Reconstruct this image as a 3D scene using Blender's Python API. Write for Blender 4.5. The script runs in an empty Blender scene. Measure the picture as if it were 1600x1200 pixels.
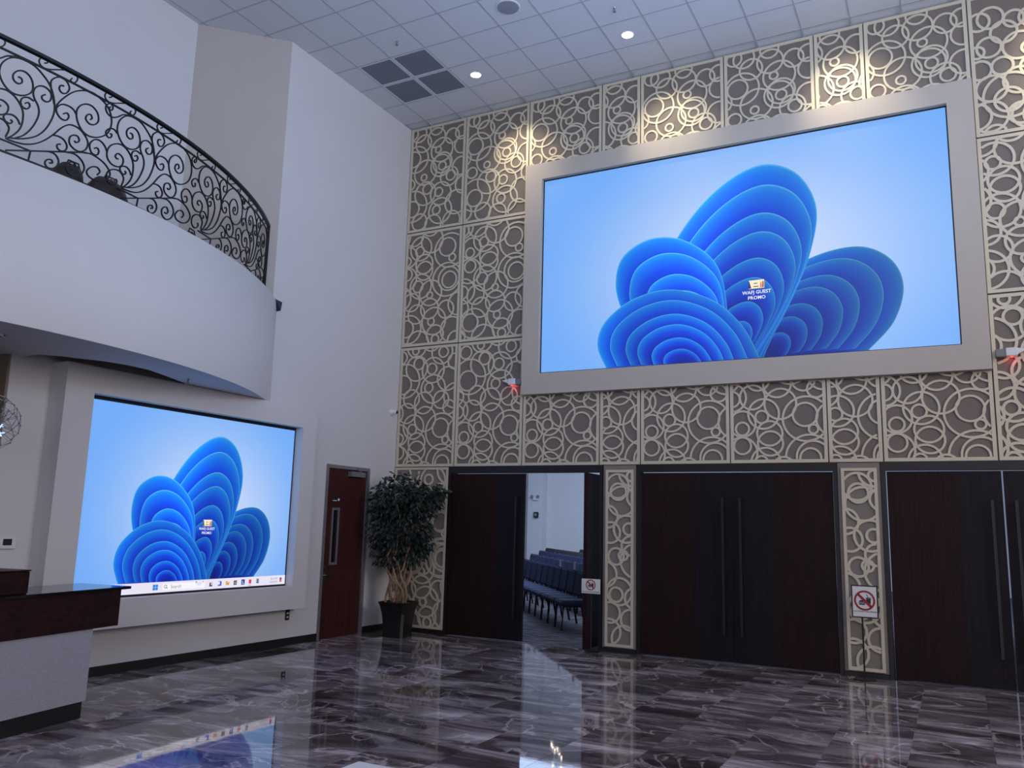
import bpy, math, random
from mathutils import Vector, Matrix
random.seed(7)
C = bpy.context.scene.collection
SC = bpy.context.scene
PI = math.pi

# ---------------------------------------------------------------- camera
CAMZ = 1.665
cd = bpy.data.cameras.new('camera'); cd.sensor_fit = 'HORIZONTAL'; cd.sensor_width = 36.0
cd.lens = 1299.3 / 1600 * 36.0; cd.clip_start = 0.05; cd.clip_end = 200
cam = bpy.data.objects.new('camera', cd); C.objects.link(cam)
Rr = (Vector((0.88395003, 0.46684654, 0.02620395)), Vector((-0.05527467, 0.15997958, -0.98557153)), Vector((-0.46430276, 0.86974757, 0.16721874)))
M = Matrix(((Rr[0].x, -Rr[1].x, -Rr[2].x, 0), (Rr[0].y, -Rr[1].y, -Rr[2].y, 0), (Rr[0].z, -Rr[1].z, -Rr[2].z, CAMZ), (0, 0, 0, 1)))
cam.matrix_world = M
SC.camera = cam
# ---------------------------------------------------------------- world, lights, exposure
SC.view_settings.view_transform = 'Standard'; SC.view_settings.look = 'None'
SC.view_settings.gamma = 1.0; SC.view_settings.use_curve_mapping = False
SC.view_settings.exposure = 0.0
w = bpy.data.worlds.new('World'); SC.world = w; w.use_nodes = True
w.node_tree.nodes['Background'].inputs[0].default_value = (0.35, 0.45, 0.7, 1)
w.node_tree.nodes['Background'].inputs[1].default_value = 0.05
SC.cycles.max_bounces = 8; SC.cycles.diffuse_bounces = 5; SC.cycles.glossy_bounces = 4
SC.cycles.caustics_reflective = False; SC.cycles.caustics_refractive = False
SC.cycles.use_denoising = True
def area(name, loc, aim, sx, sy, power, col):
    l = bpy.data.lights.new(name, 'AREA'); l.shape = 'RECTANGLE'; l.size = sx; l.size_y = sy; l.energy = power; l.color = col
    o = bpy.data.objects.new(name, l); C.objects.link(o); o.location = loc
    o.rotation_euler = (Vector(aim) - Vector(loc)).to_track_quat('-Z', 'Y').to_euler(); return o
area('front_fill', (1.0, -6.6, 4.0), (-3.5, 8, 4.6), 9, 5, 370, (0.88, 0.85, 1.0))  # added fill lamp behind the camera, for the lobby's general light
area('right_fill', (8.6, 5.6, 5.2), (-8, 9.4, 4.4), 5, 3.4, 465, (1.0, 0.92, 0.93))  # added fill lamp at the right, brightens the left wall
area('ceiling_fill', (-0.2, 4.4, 4.9), (-1.6, 5.4, 8.4), 3.0, 3.0, 420, (0.46, 0.66, 1.0))  # added fill lamp out of view, lifts the ceiling
area('hall_ceiling_light', (-9.5, 21.0, 5.6), (-9.5, 21.0, 0), 7, 8, 600, (0.52, 0.68, 1.0))
area('hall_wall_fill', (-3.0, 16.0, 5.6), (-6, 26, 2.0), 8, 3, 980, (0.54, 0.70, 1.0))  # added area lamp that brightens the hall's far wall
def spot(name, loc, aim, power, col, ang, blend, r=0.10):
    l = bpy.data.lights.new(name, 'SPOT'); l.energy = power; l.color = col; l.spot_size = math.radians(ang); l.spot_blend = blend; l.shadow_soft_size = r
    o = bpy.data.objects.new(name, l); C.objects.link(o); o.location = loc
    o.rotation_euler = (Vector(aim) - Vector(loc)).to_track_quat('-Z', 'Y').to_euler(); return o

# ---------------------------------------------------------------- materials
def s2l(c):
    def f(v):
        v /= 255.0
        return v / 12.92 if v <= 0.04045 else ((v + 0.055) / 1.055) ** 2.4
    return tuple(f(v) for v in c)
MATS = {}
def mat(name, rgb, rough=0.6, metal=0.0, noise=0.06, scale=8.0, bump=0.0, bscale=60.0, spec=0.5, emit=None, estr=1.0, coat=0.0):
    m = bpy.data.materials.new(name); m.use_nodes = True; nt = m.node_tree; b = nt.nodes['Principled BSDF']
    col = s2l(rgb) if max(rgb) > 1.0 else rgb
    b.inputs['Roughness'].default_value = rough; b.inputs['Metallic'].default_value = metal
    b.inputs['Specular IOR Level'].default_value = spec
    if coat: b.inputs['Coat Weight'].default_value = coat; b.inputs['Coat Roughness'].default_value = 0.08
    tc = nt.nodes.new('ShaderNodeTexCoord')
    if noise > 0:
        n = nt.nodes.new('ShaderNodeTexNoise'); n.inputs['Scale'].default_value = scale; n.inputs['Detail'].default_value = 5
        nt.links.new(tc.outputs['Object'], n.inputs['Vector'])
        r = nt.nodes.new('ShaderNodeValToRGB')
        r.color_ramp.elements[0].color = tuple(c * (1 - noise) for c in col) + (1,); r.color_ramp.elements[0].position = 0.3
        r.color_ramp.elements[1].color = tuple(min(1, c * (1 + noise)) for c in col) + (1,); r.color_ramp.elements[1].position = 0.7
        nt.links.new(n.outputs['Fac'], r.inputs['Fac']); nt.links.new(r.outputs['Color'], b.inputs['Base Color'])
    else:
        b.inputs['Base Color'].default_value = col + (1,)
    if bump > 0:
        n2 = nt.nodes.new('ShaderNodeTexNoise'); n2.inputs['Scale'].default_value = bscale; n2.inputs['Detail'].default_value = 3
        nt.links.new(tc.outputs['Object'], n2.inputs['Vector'])
        bm_ = nt.nodes.new('ShaderNodeBump'); bm_.inputs['Strength'].default_value = bump; bm_.inputs['Distance'].default_value = 0.01
        nt.links.new(n2.outputs['Fac'], bm_.inputs['Height']); nt.links.new(bm_.outputs['Normal'], b.inputs['Normal'])
    if emit is not None:
        b.inputs['Emission Color'].default_value = s2l(emit) + (1,); b.inputs['Emission Strength'].default_value = estr
    MATS[name] = m; return m
def wood(name, dark, light, rough=0.35, scale=(14, 14, 0.6), coat=0.0):
    m = bpy.data.materials.new(name); m.use_nodes = True; nt = m.node_tree; b = nt.nodes['Principled BSDF']
    b.inputs['Roughness'].default_value = rough
    tc = nt.nodes.new('ShaderNodeTexCoord'); mp = nt.nodes.new('ShaderNodeMapping'); mp.inputs['Scale'].default_value = scale
    n = nt.nodes.new('ShaderNodeTexNoise'); n.inputs['Scale'].default_value = 3.0; n.inputs['Detail'].default_value = 8; n.inputs['Distortion'].default_value = 0.6
    r = nt.nodes.new('ShaderNodeValToRGB')
    r.color_ramp.elements[0].color = s2l(dark) + (1,); r.color_ramp.elements[0].position = 0.3
    r.color_ramp.elements[1].color = s2l(light) + (1,); r.color_ramp.elements[1].position = 0.75
    L = nt.links.new
    L(tc.outputs['Object'], mp.inputs['Vector']); L(mp.outputs['Vector'], n.inputs['Vector']); L(n.outputs['Fac'], r.inputs['Fac']); L(r.outputs['Color'], b.inputs['Base Color'])
    if coat: b.inputs['Coat Weight'].default_value = coat
    b.inputs['Specular IOR Level'].default_value = 0.18
    MATS[name] = m; return m
def marble():
    m = bpy.data.materials.new('marble_tile'); m.use_nodes = True; nt = m.node_tree; b = nt.nodes['Principled BSDF']; L = nt.links.new
    N = nt.nodes.new
    b.inputs['Roughness'].default_value = 0.035
    b.inputs['IOR'].default_value = 1.55
    tc = N('ShaderNodeTexCoord'); oi = N('ShaderNodeObjectInfo')
    mul = N('ShaderNodeVectorMath'); mul.operation = 'MULTIPLY_ADD'
    cx = N('ShaderNodeCombineXYZ')
    for k, f in enumerate((37.0, 91.0, 13.0)):
        mm = N('ShaderNodeMath'); mm.operation = 'MULTIPLY'; mm.inputs[1].default_value = f; L(oi.outputs['Random'], mm.inputs[0]); L(mm.outputs[0], cx.inputs[k])
    add = N('ShaderNodeVectorMath'); add.operation = 'ADD'; L(tc.outputs['Object'], add.inputs[0]); L(cx.outputs[0], add.inputs[1])
    mp = N('ShaderNodeMapping'); mp.inputs['Scale'].default_value = (0.62, 2.3, 1.0); mp.inputs['Rotation'].default_value = (0, 0, 0.10); L(add.outputs[0], mp.inputs['Vector'])
    n1 = N('ShaderNodeTexNoise'); n1.inputs['Scale'].default_value = 1.3; n1.inputs['Detail'].default_value = 9; n1.inputs['Roughness'].default_value = 0.62; n1.inputs['Distortion'].default_value = 0.9
    L(mp.outputs['Vector'], n1.inputs['Vector'])
    r1 = N('ShaderNodeValToRGB'); e = r1.color_ramp.elements
    e[0].position = 0.32; e[0].color = s2l((50, 43, 45)) + (1,)
    e[1].position = 0.70; e[1].color = s2l((205, 194, 200)) + (1,)
    x = e.new(0.43); x.color = s2l((86, 75, 77)) + (1,)
    x = e.new(0.52); x.color = s2l((128, 117, 121)) + (1,)
    x = e.new(0.58); x.color = s2l((150, 139, 142)) + (1,)
    L(n1.outputs['Fac'], r1.inputs['Fac'])
    n2 = N('ShaderNodeTexNoise'); n2.inputs['Scale'].default_value = 0.9; n2.inputs['Detail'].default_value = 5; n2.inputs['Distortion'].default_value = 1.2
    L(add.outputs[0], n2.inputs['Vector'])
    sub = N('ShaderNodeMath'); sub.operation = 'SUBTRACT'; sub.inputs[1].default_value = 0.5; L(n2.outputs['Fac'], sub.inputs[0])
    ab = N('ShaderNodeMath'); ab.operation = 'ABSOLUTE'; L(sub.outputs[0], ab.inputs[0])
    r2 = N('ShaderNodeValToRGB'); r2.color_ramp.elements[0].position = 0.0; r2.color_ramp.elements[0].color = (0.6, 0.6, 0.6, 1); r2.color_ramp.elements[1].position = 0.014; r2.color_ramp.elements[1].color = (0, 0, 0, 1)
    L(ab.outputs[0], r2.inputs['Fac'])
    mx = N('ShaderNodeMix'); mx.data_type = 'RGBA'; L(r2.outputs['Color'], mx.inputs['Factor']); L(r1.outputs['Color'], mx.inputs['A']); mx.inputs['B'].default_value = s2l((215, 200, 198)) + (1,)
    tv = N('ShaderNodeMapRange'); tv.inputs['To Min'].default_value = 0.62; tv.inputs['To Max'].default_value = 1.35; L(oi.outputs['Random'], tv.inputs['Value'])
    hs = N('ShaderNodeHueSaturation'); L(tv.outputs[0], hs.inputs['Value']); L(mx.outputs['Result'], hs.inputs['Color'])
    L(hs.outputs['Color'], b.inputs['Base Color'])
    n3 = N('ShaderNodeTexNoise'); n3.inputs['Scale'].default_value = 5; L(add.outputs[0], n3.inputs['Vector'])
    bp = N('ShaderNodeBump'); bp.inputs['Strength'].default_value = 0.05; bp.inputs['Distance'].default_value = 0.004
    L(n3.outputs['Fac'], bp.inputs['Height']); L(bp.outputs['Normal'], b.inputs['Normal'])
    MATS['marble'] = m; return m
def colour_emit(name, strength):
    m = bpy.data.materials.new(name); m.use_nodes = True; nt = m.node_tree; b = nt.nodes['Principled BSDF']
    b.inputs['Base Color'].default_value = (0.01, 0.01, 0.012, 1); b.inputs['Roughness'].default_value = 0.5
    a = nt.nodes.new('ShaderNodeAttribute'); a.attribute_name = 'Col'
    nt.links.new(a.outputs['Color'], b.inputs['Emission Color']); b.inputs['Emission Strength'].default_value = strength
    MATS[name] = m; return m
def carpet():
    m = mat('hall_carpet', (70, 66, 78), 0.95, noise=0.0); nt = m.node_tree; b = nt.nodes['Principled BSDF']; L = nt.links.new
    tc = nt.nodes.new('ShaderNodeTexCoord'); mp = nt.nodes.new('ShaderNodeMapping'); mp.inputs['Scale'].default_value = (2.2, 9, 1)
    n = nt.nodes.new('ShaderNodeTexNoise'); n.inputs['Scale'].default_value = 1.4; n.inputs['Detail'].default_value = 4
    r = nt.nodes.new('ShaderNodeValToRGB'); r.color_ramp.elements[0].position = 0.4; r.color_ramp.elements[0].color = s2l((52, 47, 50)) + (1,)
    r.color_ramp.elements[1].position = 0.62; r.color_ramp.elements[1].color = s2l((120, 112, 118)) + (1,)
    L(tc.outputs['Object'], mp.inputs['Vector']); L(mp.outputs['Vector'], n.inputs['Vector']); L(n.outputs['Fac'], r.inputs['Fac']); L(r.outputs['Color'], b.inputs['Base Color'])
    return m
WHITE = mat('white_wall_paint', (205, 203, 203), 0.75, noise=0.015, scale=1.5, bump=0.03, bscale=180)
GREYWALL = mat('taupe_wall_paint', (180, 172, 166), 0.75, noise=0.02, scale=2, bump=0.03, bscale=180)
TILEC = mat('ceiling_tile_white', (205, 205, 207), 0.85, noise=0.03, scale=40, bump=0.05, bscale=220)
GRID = mat('ceiling_grid_metal', (170, 170, 175), 0.5, noise=0.01)
LATTICE = mat('lattice_champagne_paint', (208, 197, 174), 0.58, 0.2, noise=0.02)
BACKING = mat('lattice_backing_taupe', (118, 107, 99), 0.7, noise=0.03, scale=3)
BORDER = mat('pilaster_border_taupe', (128, 119, 110), 0.6, noise=0.03)
FRAMEG = mat('screen_surround_grey', (186, 176, 165), 0.7, noise=0.015, scale=2, spec=0.15)
BLACK = mat('black_bezel', (14, 15, 18), 0.45, noise=0.05)
DOORD = wood('espresso_door_veneer', (26, 12, 13), (42, 22, 21), 0.55)
DOORB = wood('espresso_inlay_sheen', (20, 14, 20), (32, 25, 34), 0.5)  # inlay tinted bluish, carrying a glossy sheen in its colour
DOORR = wood('mahogany_door_veneer', (52, 26, 24), (74, 40, 37), 0.42)
DARKTRIM = mat('dark_door_frame', (19, 13, 13), 0.45, noise=0.1, scale=4)
BASEB = mat('black_baseboard', (22, 20, 21), 0.5, noise=0.1)
ALU = mat('aluminium_frame', (150, 150, 155), 0.35, 0.6, noise=0.03)
CHROME = mat('brushed_steel', (185, 185, 190), 0.25, 1.0, noise=0.03)
IRON = mat('black_wrought_iron', (16, 16, 20), 0.45, 0.3, noise=0.15, scale=30)
GRANITE = mat('black_granite', (26, 24, 26), 0.08, noise=0.5, scale=120)
DESKD = wood('desk_dark_veneer', (28, 18, 20), (56, 30, 32), 0.4, scale=(4, 4, 10))
DESKW = mat('desk_textured_panel', (158, 158, 168), 0.6, noise=0.05, scale=40, bump=0.6, bscale=70)
PLASTIC = mat('white_plastic', (215, 215, 215), 0.4, noise=0.01)
GREYP = mat('grey_plastic', (120, 122, 125), 0.5, noise=0.03)
GRILLE = mat('dark_return_grille', (112, 118, 128), 0.7, noise=0.05, scale=90, bump=0.4, bscale=200)
SPKG = mat('speaker_mesh_grey', (138, 140, 146), 0.7, noise=0.06, scale=120)
LEAF = mat('dark_ficus_leaf', (30, 44, 40), 0.5, noise=0.35, scale=6)
BARK = mat('pale_brown_bark', (150, 120, 96), 0.8, noise=0.25, scale=25, bump=0.3)
POTM = mat('black_planter', (17, 17, 19), 0.35, noise=0.08)
SOIL = mat('moss_soil', (95, 70, 48), 0.95, noise=0.4, scale=40, bump=0.8)
FABRIC = mat('navy_chair_fabric', (48, 56, 88), 0.9, noise=0.15, scale=50)
FABRICD = mat('brown_chair_fabric', (70, 62, 66), 0.9, noise=0.15, scale=50)
LEATHER = mat('dark_brown_leather', (40, 28, 26), 0.4, noise=0.2, scale=15)
BULB = mat('warm_lamp_glow', (255, 240, 210), 0.4, noise=0, emit=(255, 236, 200), estr=9)
BULBS = mat('small_bulb_glow', (255, 245, 225), 0.4, noise=0, emit=(255, 240, 215), estr=9)
LEDB = mat('blue_white_led', (200, 220, 255), 0.3, noise=0, emit=(150, 190, 255), estr=2.2)
REDL = mat('red_led', (255, 60, 50), 0.4, noise=0, emit=(255, 40, 40), estr=6)
DARKW = mat('dark_wire', (92, 92, 100), 0.3, 0.9, noise=0.05)
CRYST = mat('pale_crystal', (200, 205, 220), 0.1, 0.6, noise=0.02)
SIGNW = mat('white_sign_board', (222, 222, 220), 0.5, noise=0.01)
SIGNR = mat('sign_red', (150, 25, 35), 0.5, noise=0.02)
SIGNK = mat('sign_black', (35, 30, 32), 0.5, noise=0.02)
TABLEW = mat('white_laminate', (214, 216, 222), 0.4, noise=0.01)
PAPER = mat('white_card', (235, 235, 240), 0.7, noise=0.01)
PASSAGE = mat('passage_shaded_brown', (128, 114, 96), 0.8, noise=0.05)  # brown darkened with the shade of the passage return
GROUT = mat('grey_grout', (128, 122, 124), 0.8, noise=0.05)
RECESS = mat('recess_shade', (52, 48, 46), 0.8, noise=0.05)  # dark colour paints in the shade inside the balcony slot
MARB = marble(); CARPET = carpet()
SCREEN = colour_emit('screen_light', 1.0)

# ---------------------------------------------------------------- mesh helpers
class MB:
    def __init__(s): s.v = []; s.f = []; s.c = None; s.smooth = False
    def quad(s, a, b, c, d):
        n = len(s.v); s.v += [tuple(a), tuple(b), tuple(c), tuple(d)]; s.f.append((n, n + 1, n + 2, n + 3))
    def box(s, x0, x1, y0, y1, z0, z1):
        n = len(s.v)
        s.v += [(x0, y0, z0), (x1, y0, z0), (x1, y1, z0), (x0, y1, z0), (x0, y0, z1), (x1, y0, z1), (x1, y1, z1), (x0, y1, z1)]
        s.f += [(n + 3, n + 2, n + 1, n), (n + 4, n + 5, n + 6, n + 7), (n, n + 1, n + 5, n + 4), (n + 1, n + 2, n + 6, n + 5), (n + 2, n + 3, n + 7, n + 6), (n + 3, n, n + 4, n + 7)]
        return s
    def rbox(s, x0, x1, y0, y1, z0, z1, r=0.01):
        # box with chamfered vertical and horizontal edges (superellipse-like shell of 3 rings)
        rings = [(z0, r), (z0 + r, 0), (z1 - r, 0), (z1, r)]
        n = len(s.v)
        for z, i in rings:
            X0, X1, Y0, Y1 = x0 + i, x1 - i, y0 + i, y1 - i
            q = r
            s.v += [(X0 + q, Y0, z), (X1 - q, Y0, z), (X1, Y0 + q, z), (X1, Y1 - q, z), (X1 - q, Y1, z), (X0 + q, Y1, z), (X0, Y1 - q, z), (X0, Y0 + q, z)]
        for k in range(3):
            for i in range(8):
                j = (i + 1) % 8; a = n + k * 8
                s.f.append((a + i, a + j, a + 8 + j, a + 8 + i))
        s.f.append(tuple(n + 7 - i for i in range(8))); s.f.append(tuple(n + 24 + i for i in range(8)))
        return s
    def prism(s, poly, axis, a, b):
        # poly in 2D; extruded along axis from a to b
        def P(p, t):
            return (t, p[0], p[1]) if axis == 'x' else ((p[0], t, p[1]) if axis == 'y' else (p[0], p[1], t))
        n = len(s.v); k = len(poly)
        s.v += [P(p, a) for p in poly] + [P(p, b) for p in poly]
        s.f.append(tuple(range(n, n + k))); s.f.append(tuple(range(n + 2 * k - 1, n + k - 1, -1)))
        for i in range(k):
            j = (i + 1) % k; s.f.append((n + i, n + k + i, n + k + j, n + j))
        return s
    def tube(s, pts, r, sides=6, caps=True, taper=None):
        pts = [Vector(p) for p in pts]; n0 = len(s.v); k = len(pts)
        up = None
        for i, p in enumerate(pts):
            t = (pts[min(i + 1, k - 1)] - pts[max(i - 1, 0)])
            if t.length < 1e-9: t = Vector((0, 0, 1))
            t.normalize()
            if up is None:
                up = Vector((0, 0, 1)) if abs(t.z) < 0.9 else Vector((1, 0, 0))
            a = t.cross(up)
            if a.length < 1e-6: a = t.cross(Vector((0.3, 1, 0.2)))
            a.normalize(); b = a.cross(t); up = b
            rr = r if taper is None else r + (taper - r) * i / (k - 1)
            for q in range(sides):
                an = 2 * PI * q / sides + PI / sides
                s.v.append(tuple(p + a * math.cos(an) * rr + b * math.sin(an) * rr))
        for i in range(k - 1):
            for q in range(sides):
                q2 = (q + 1) % sides; A = n0 + i * sides
                s.f.append((A + q, A + q2, A + sides + q2, A + sides + q))
        if caps:
            s.f.append(tuple(n0 + q for q in range(sides - 1, -1, -1))); s.f.append(tuple(n0 + (k - 1) * sides + q for q in range(sides)))
        return s
    def lathe(s, prof, c, n=24, axis='z'):
        k = len(prof); n0 = len(s.v)
        for i in range(n):
            a = 2 * PI * i / n
            for r, h in prof:
                d = (r * math.cos(a), r * math.sin(a), h)
                if axis == 'x': d = (h, r * math.cos(a), r * math.sin(a))
                if axis == 'y': d = (r * math.sin(a), h, r * math.cos(a))
                s.v.append((c[0] + d[0], c[1] + d[1], c[2] + d[2]))
        for i in range(n):
            j = (i + 1) % n
            for q in range(k - 1):
                s.f.append((n0 + i * k + q, n0 + j * k + q, n0 + j * k + q + 1, n0 + i * k + q + 1))
        return s
    def rot(s, ang, c, axis='z'):
        R = Matrix.Rotation(ang, 3, axis.upper()); c = Vector(c)
        s.v = [tuple(R @ (Vector(p) - c) + c) for p in s.v]; return s
BASE = {}
def base_of(o): return BASE.get(o.name, Vector((0, 0, 0)))
def link_mesh(name, me, parent=None, loc=None):
    o = bpy.data.objects.new(name, me); C.objects.link(o)
    if parent is not None:
        o.parent = parent; BASE[o.name] = base_of(parent)
    if loc is not None: o.location = Vector(loc) - (base_of(parent) if parent is not None else Vector((0, 0, 0)))
    return o
def mesh(name, mb, m, parent=None, at=None):
    b = base_of(parent) if parent is not None else (Vector(at) if at is not None else Vector((0, 0, 0)))
    me = bpy.data.meshes.new(name); me.from_pydata([(p[0] - b.x, p[1] - b.y, p[2] - b.z) for p in mb.v], [], mb.f); me.validate(); me.update()
    if mb.c is not None:
        a = me.color_attributes.new('Col', 'FLOAT_COLOR', 'POINT')
        for i, c in enumerate(mb.c): a.data[i].color = (c[0], c[1], c[2], 1)
    me.materials.append(m)
    if mb.smooth:
        for p in me.polygons: p.use_smooth = True
    o = bpy.data.objects.new(name, me); C.objects.link(o)
    if parent is not None: o.parent = parent; BASE[o.name] = b
    elif at is not None: o.location = b; BASE[o.name] = b
    return o
def tag(o, label, cat, group=None):
    o['label'] = label; o['category'] = cat
    if group: o['group'] = group
    return o
def thing(name, label, cat, at, group=None):
    o = bpy.data.objects.new(name, None); C.objects.link(o); o.location = at; o.empty_display_size = 0.1
    BASE[o.name] = Vector(at); return tag(o, label, cat, group)
def struct(name, mb, m, label=None):
    o = mesh(name, mb, m); o['kind'] = 'structure'
    if label: o['label'] = label
    return o
def text_mesh(body, size, bold=0.0):
    cu = bpy.data.curves.new('lettering', 'FONT'); cu.body = body; cu.size = size; cu.align_x = 'CENTER'; cu.offset = bold; cu.resolution_u = 2
    o = bpy.data.objects.new('lettering', cu); C.objects.link(o)
    dg = bpy.context.evaluated_depsgraph_get(); dg.update()
    me = bpy.data.meshes.new_from_object(o.evaluated_get(dg))
    v = [tuple(p.co) for p in me.vertices]; f = [tuple(p.vertices) for p in me.polygons]
    bpy.data.objects.remove(o); bpy.data.curves.remove(cu); bpy.data.meshes.remove(me)
    return v, f

# ================================================================ STRUCTURE
XL, YB, ZC = -8.02, 11.08, 8.39
# ---- floor: polished stone tiles laid one by one over a slab
fl = MB(); fl.box(-12, 9.2, -7.2, 11.05, -0.12, -0.002)
FLOOR = struct('floor', fl, GROUT)
TS = 0.585; X0 = -2.18 - 11 * TS; Y0 = 11.04 - 13 * TS
tb = MB(); g = 0.0012
tb.box(g, TS - g, g, TS - g, -0.012, 0.0)
tme = bpy.data.meshes.new('floor_tile'); tme.from_pydata(tb.v, [], tb.f); tme.materials.append(MARB)
for i in range(18):
    for j in range(13):
        o = link_mesh('floor_tile', tme, FLOOR); o.location = (X0 + i * TS, Y0 + j * TS, 0)
        o.rotation_euler = (random.uniform(-1, 1) * 0.0006, random.uniform(-1, 1) * 0.0006, 0)
nf = MB(); nf.box(-12, 9.2, -7.2, Y0 - g, -0.012, 0.0); nf.box(X0 + 18 * TS + g, 9.2, Y0 + g, 11.04, -0.012, 0.0); nf.box(-12, X0 - g, Y0 + g, 11.04, -0.012, 0)
mesh('outer_floor_paving', nf, MARB, FLOOR)
# ---- ceiling: lay-in tiles in a metal grid
ce = MB(); ce.box(-12, 9.2, -7.2, 11.3, ZC + 0.02, ZC + 0.15)
CEIL = struct('ceiling', ce, TILEC)
ctm = MB(); ctm.box(0.004, 0.606, 0.004, 0.606, 0.0, 0.012)
cme = bpy.data.meshes.new('ceiling_tile'); cme.from_pydata(ctm.v, [], ctm.f); cme.materials.append(TILEC)
cx0 = -5.77 - 6 * 0.61; cy0 = 9.03 - 7 * 0.61
VENT = [(-7.60, 9.03), (-6.99, 9.03), (-7.60, 9.64), (-6.99, 9.64)]
for i in range(21):
    for j in range(10):
        x, y = cx0 + i * 0.61, cy0 + j * 0.61
        if any(abs(x - a) < 0.1 and abs(y - b) < 0.1 for a, b in VENT): continue
        o = link_mesh('ceiling_tile', cme, CEIL); o.location = (x, y, ZC + 0.001)
gr = MB()
for i in range(22):
    x = cx0 + i * 0.61; gr.box(x - 0.010, x + 0.010, cy0, 11.08, ZC - 0.003, ZC + 0.015)
for j in range(11):
    y = cy0 + j * 0.61; gr.box(cx0, cx0 + 21 * 0.61, y - 0.010, y + 0.010, ZC - 0.0035, ZC + 0.015)
mesh('suspension_grid', gr, GRID, CEIL)
# ---- left wall
wl = MB()
wl.box(-8.25, XL, 4.71, 8.09, 0, 4.5)
wl.box(-8.25, XL, 8.09, 9.40, 0, ZC); wl.box(-8.25, XL, 10.41, 11.3, 0, ZC); wl.box(-8.25, XL, 9.40, 10.41, 2.47, ZC)
wl.box(-8.25, XL, -7.2, 2.4, 0, 4.5)
WL = struct('wall_left', wl, WHITE)
ch = MB(); ch.prism([(-8.02, 8.09), (-8.91, 7.19), (-9.1, 7.19), (-9.1, 8.4), (-8.25, 8.4), (-8.25, 8.09)], 'z', 4.5, ZC)
mesh('angled_taupe_wall_panel', ch, GREYWALL, WL)
up = MB(); up.box(-9.1, -8.91, -7.2, 7.19, 4.5, ZC)
mesh('upper_wall_panel', up, WHITE, WL)
pw = MB(); pw.box(-10.0, -8.035, 4.69, 4.85, 0, 3.3); pw.box(-10.2, -10.0, 2.0, 4.85, 0, 3.3); pw.box(-10.0, -8.25, 2.2, 2.4, 0, 3.3)
struct('wall_passage', pw, PASSAGE)
# ---- back wall: slab, then lattice panels hung on it
wb = MB()
wb.box(-8.25, 9.2, 11.10, 11.35, 2.54, ZC)
wb.box(-8.25, -6.985, 11.10, 11.35, 0, 2.54); wb.box(-4.41, -3.90, 11.10, 11.35, 0, 2.54); wb.box(-1.295, -0.79, 11.10, 11.35, 0, 2.54); wb.box(1.82, 9.2, 11.10, 11.35, 0, 2.54)
WB = struct('wall_back', wb, BACKING)
wr = MB(); wr.box(9.0, 9.2, -7.2, 11.3, 0, 1.0); wr.box(9.0, 9.2, -7.2, 11.3, 7.2, ZC); wr.box(9.0, 9.2, -7.2, -0.2, 1, 7.2); wr.box(9.0, 9.2, 8.2, 11.3, 1, 7.2)
struct('wall_right', wr, WHITE)
wf = MB(); wf.box(-12, 9.2, -7.2, -7.0, 7.1, ZC); wf.box(-12, -3.7, -7.2, -7.0, 0, 7.1); wf.box(5.7, 9.2, -7.2, -7.0, 0, 7.1)
struct('wall_front', wf, WHITE)
def window(name, axis, c, a0, a1, z0, z1):
    m = MB()
    n = 5
    for i in range(n + 1):
        a = a0 + (a1 - a0) * i / n
        if axis == 'y': m.box(a - 0.03, a + 0.03, c - 0.05, c + 0.05, z0, z1)
        else: m.box(c - 0.05, c + 0.05, a - 0.03, a + 0.03, z0, z1)
    for z in (z0, (z0 + z1) / 2, z1):
        if axis == 'y': m.box(a0, a1, c - 0.05, c + 0.05, z - 0.03, z + 0.03)
        else: m.box(c - 0.05, c + 0.05, a0, a1, z - 0.03, z + 0.03)
    struct(name, m, ALU)
window('added_window_1', 'y', -7.1, -3.7, 5.7, 0.03, 7.1)  # unseen window frame added to go with the front fill lamp
window('added_window_2', 'x', 9.1, -0.2, 8.2, 1.0, 7.2)  # unseen window frame added for the right-hand fill lamp
# ---- baseboards
bb = MB(); bb.box(XL, XL + 0.015, 4.72, 9.395, 0.0, 0.10); bb.box(XL, XL + 0.015, 10.415, 11.07, 0, 0.10); struct('baseboard_left', bb, BASEB)
bb = MB(); bb.box(-8.0, -6.99, 11.055, 11.10, 0, 0.065); bb.box(-4.405, -3.905, 11.055, 11.10, 0, 0.05); bb.box(-1.29, -0.795, 11.055, 11.10, 0, 0.05); struct('baseboard_back', bb, BASEB)

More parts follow.
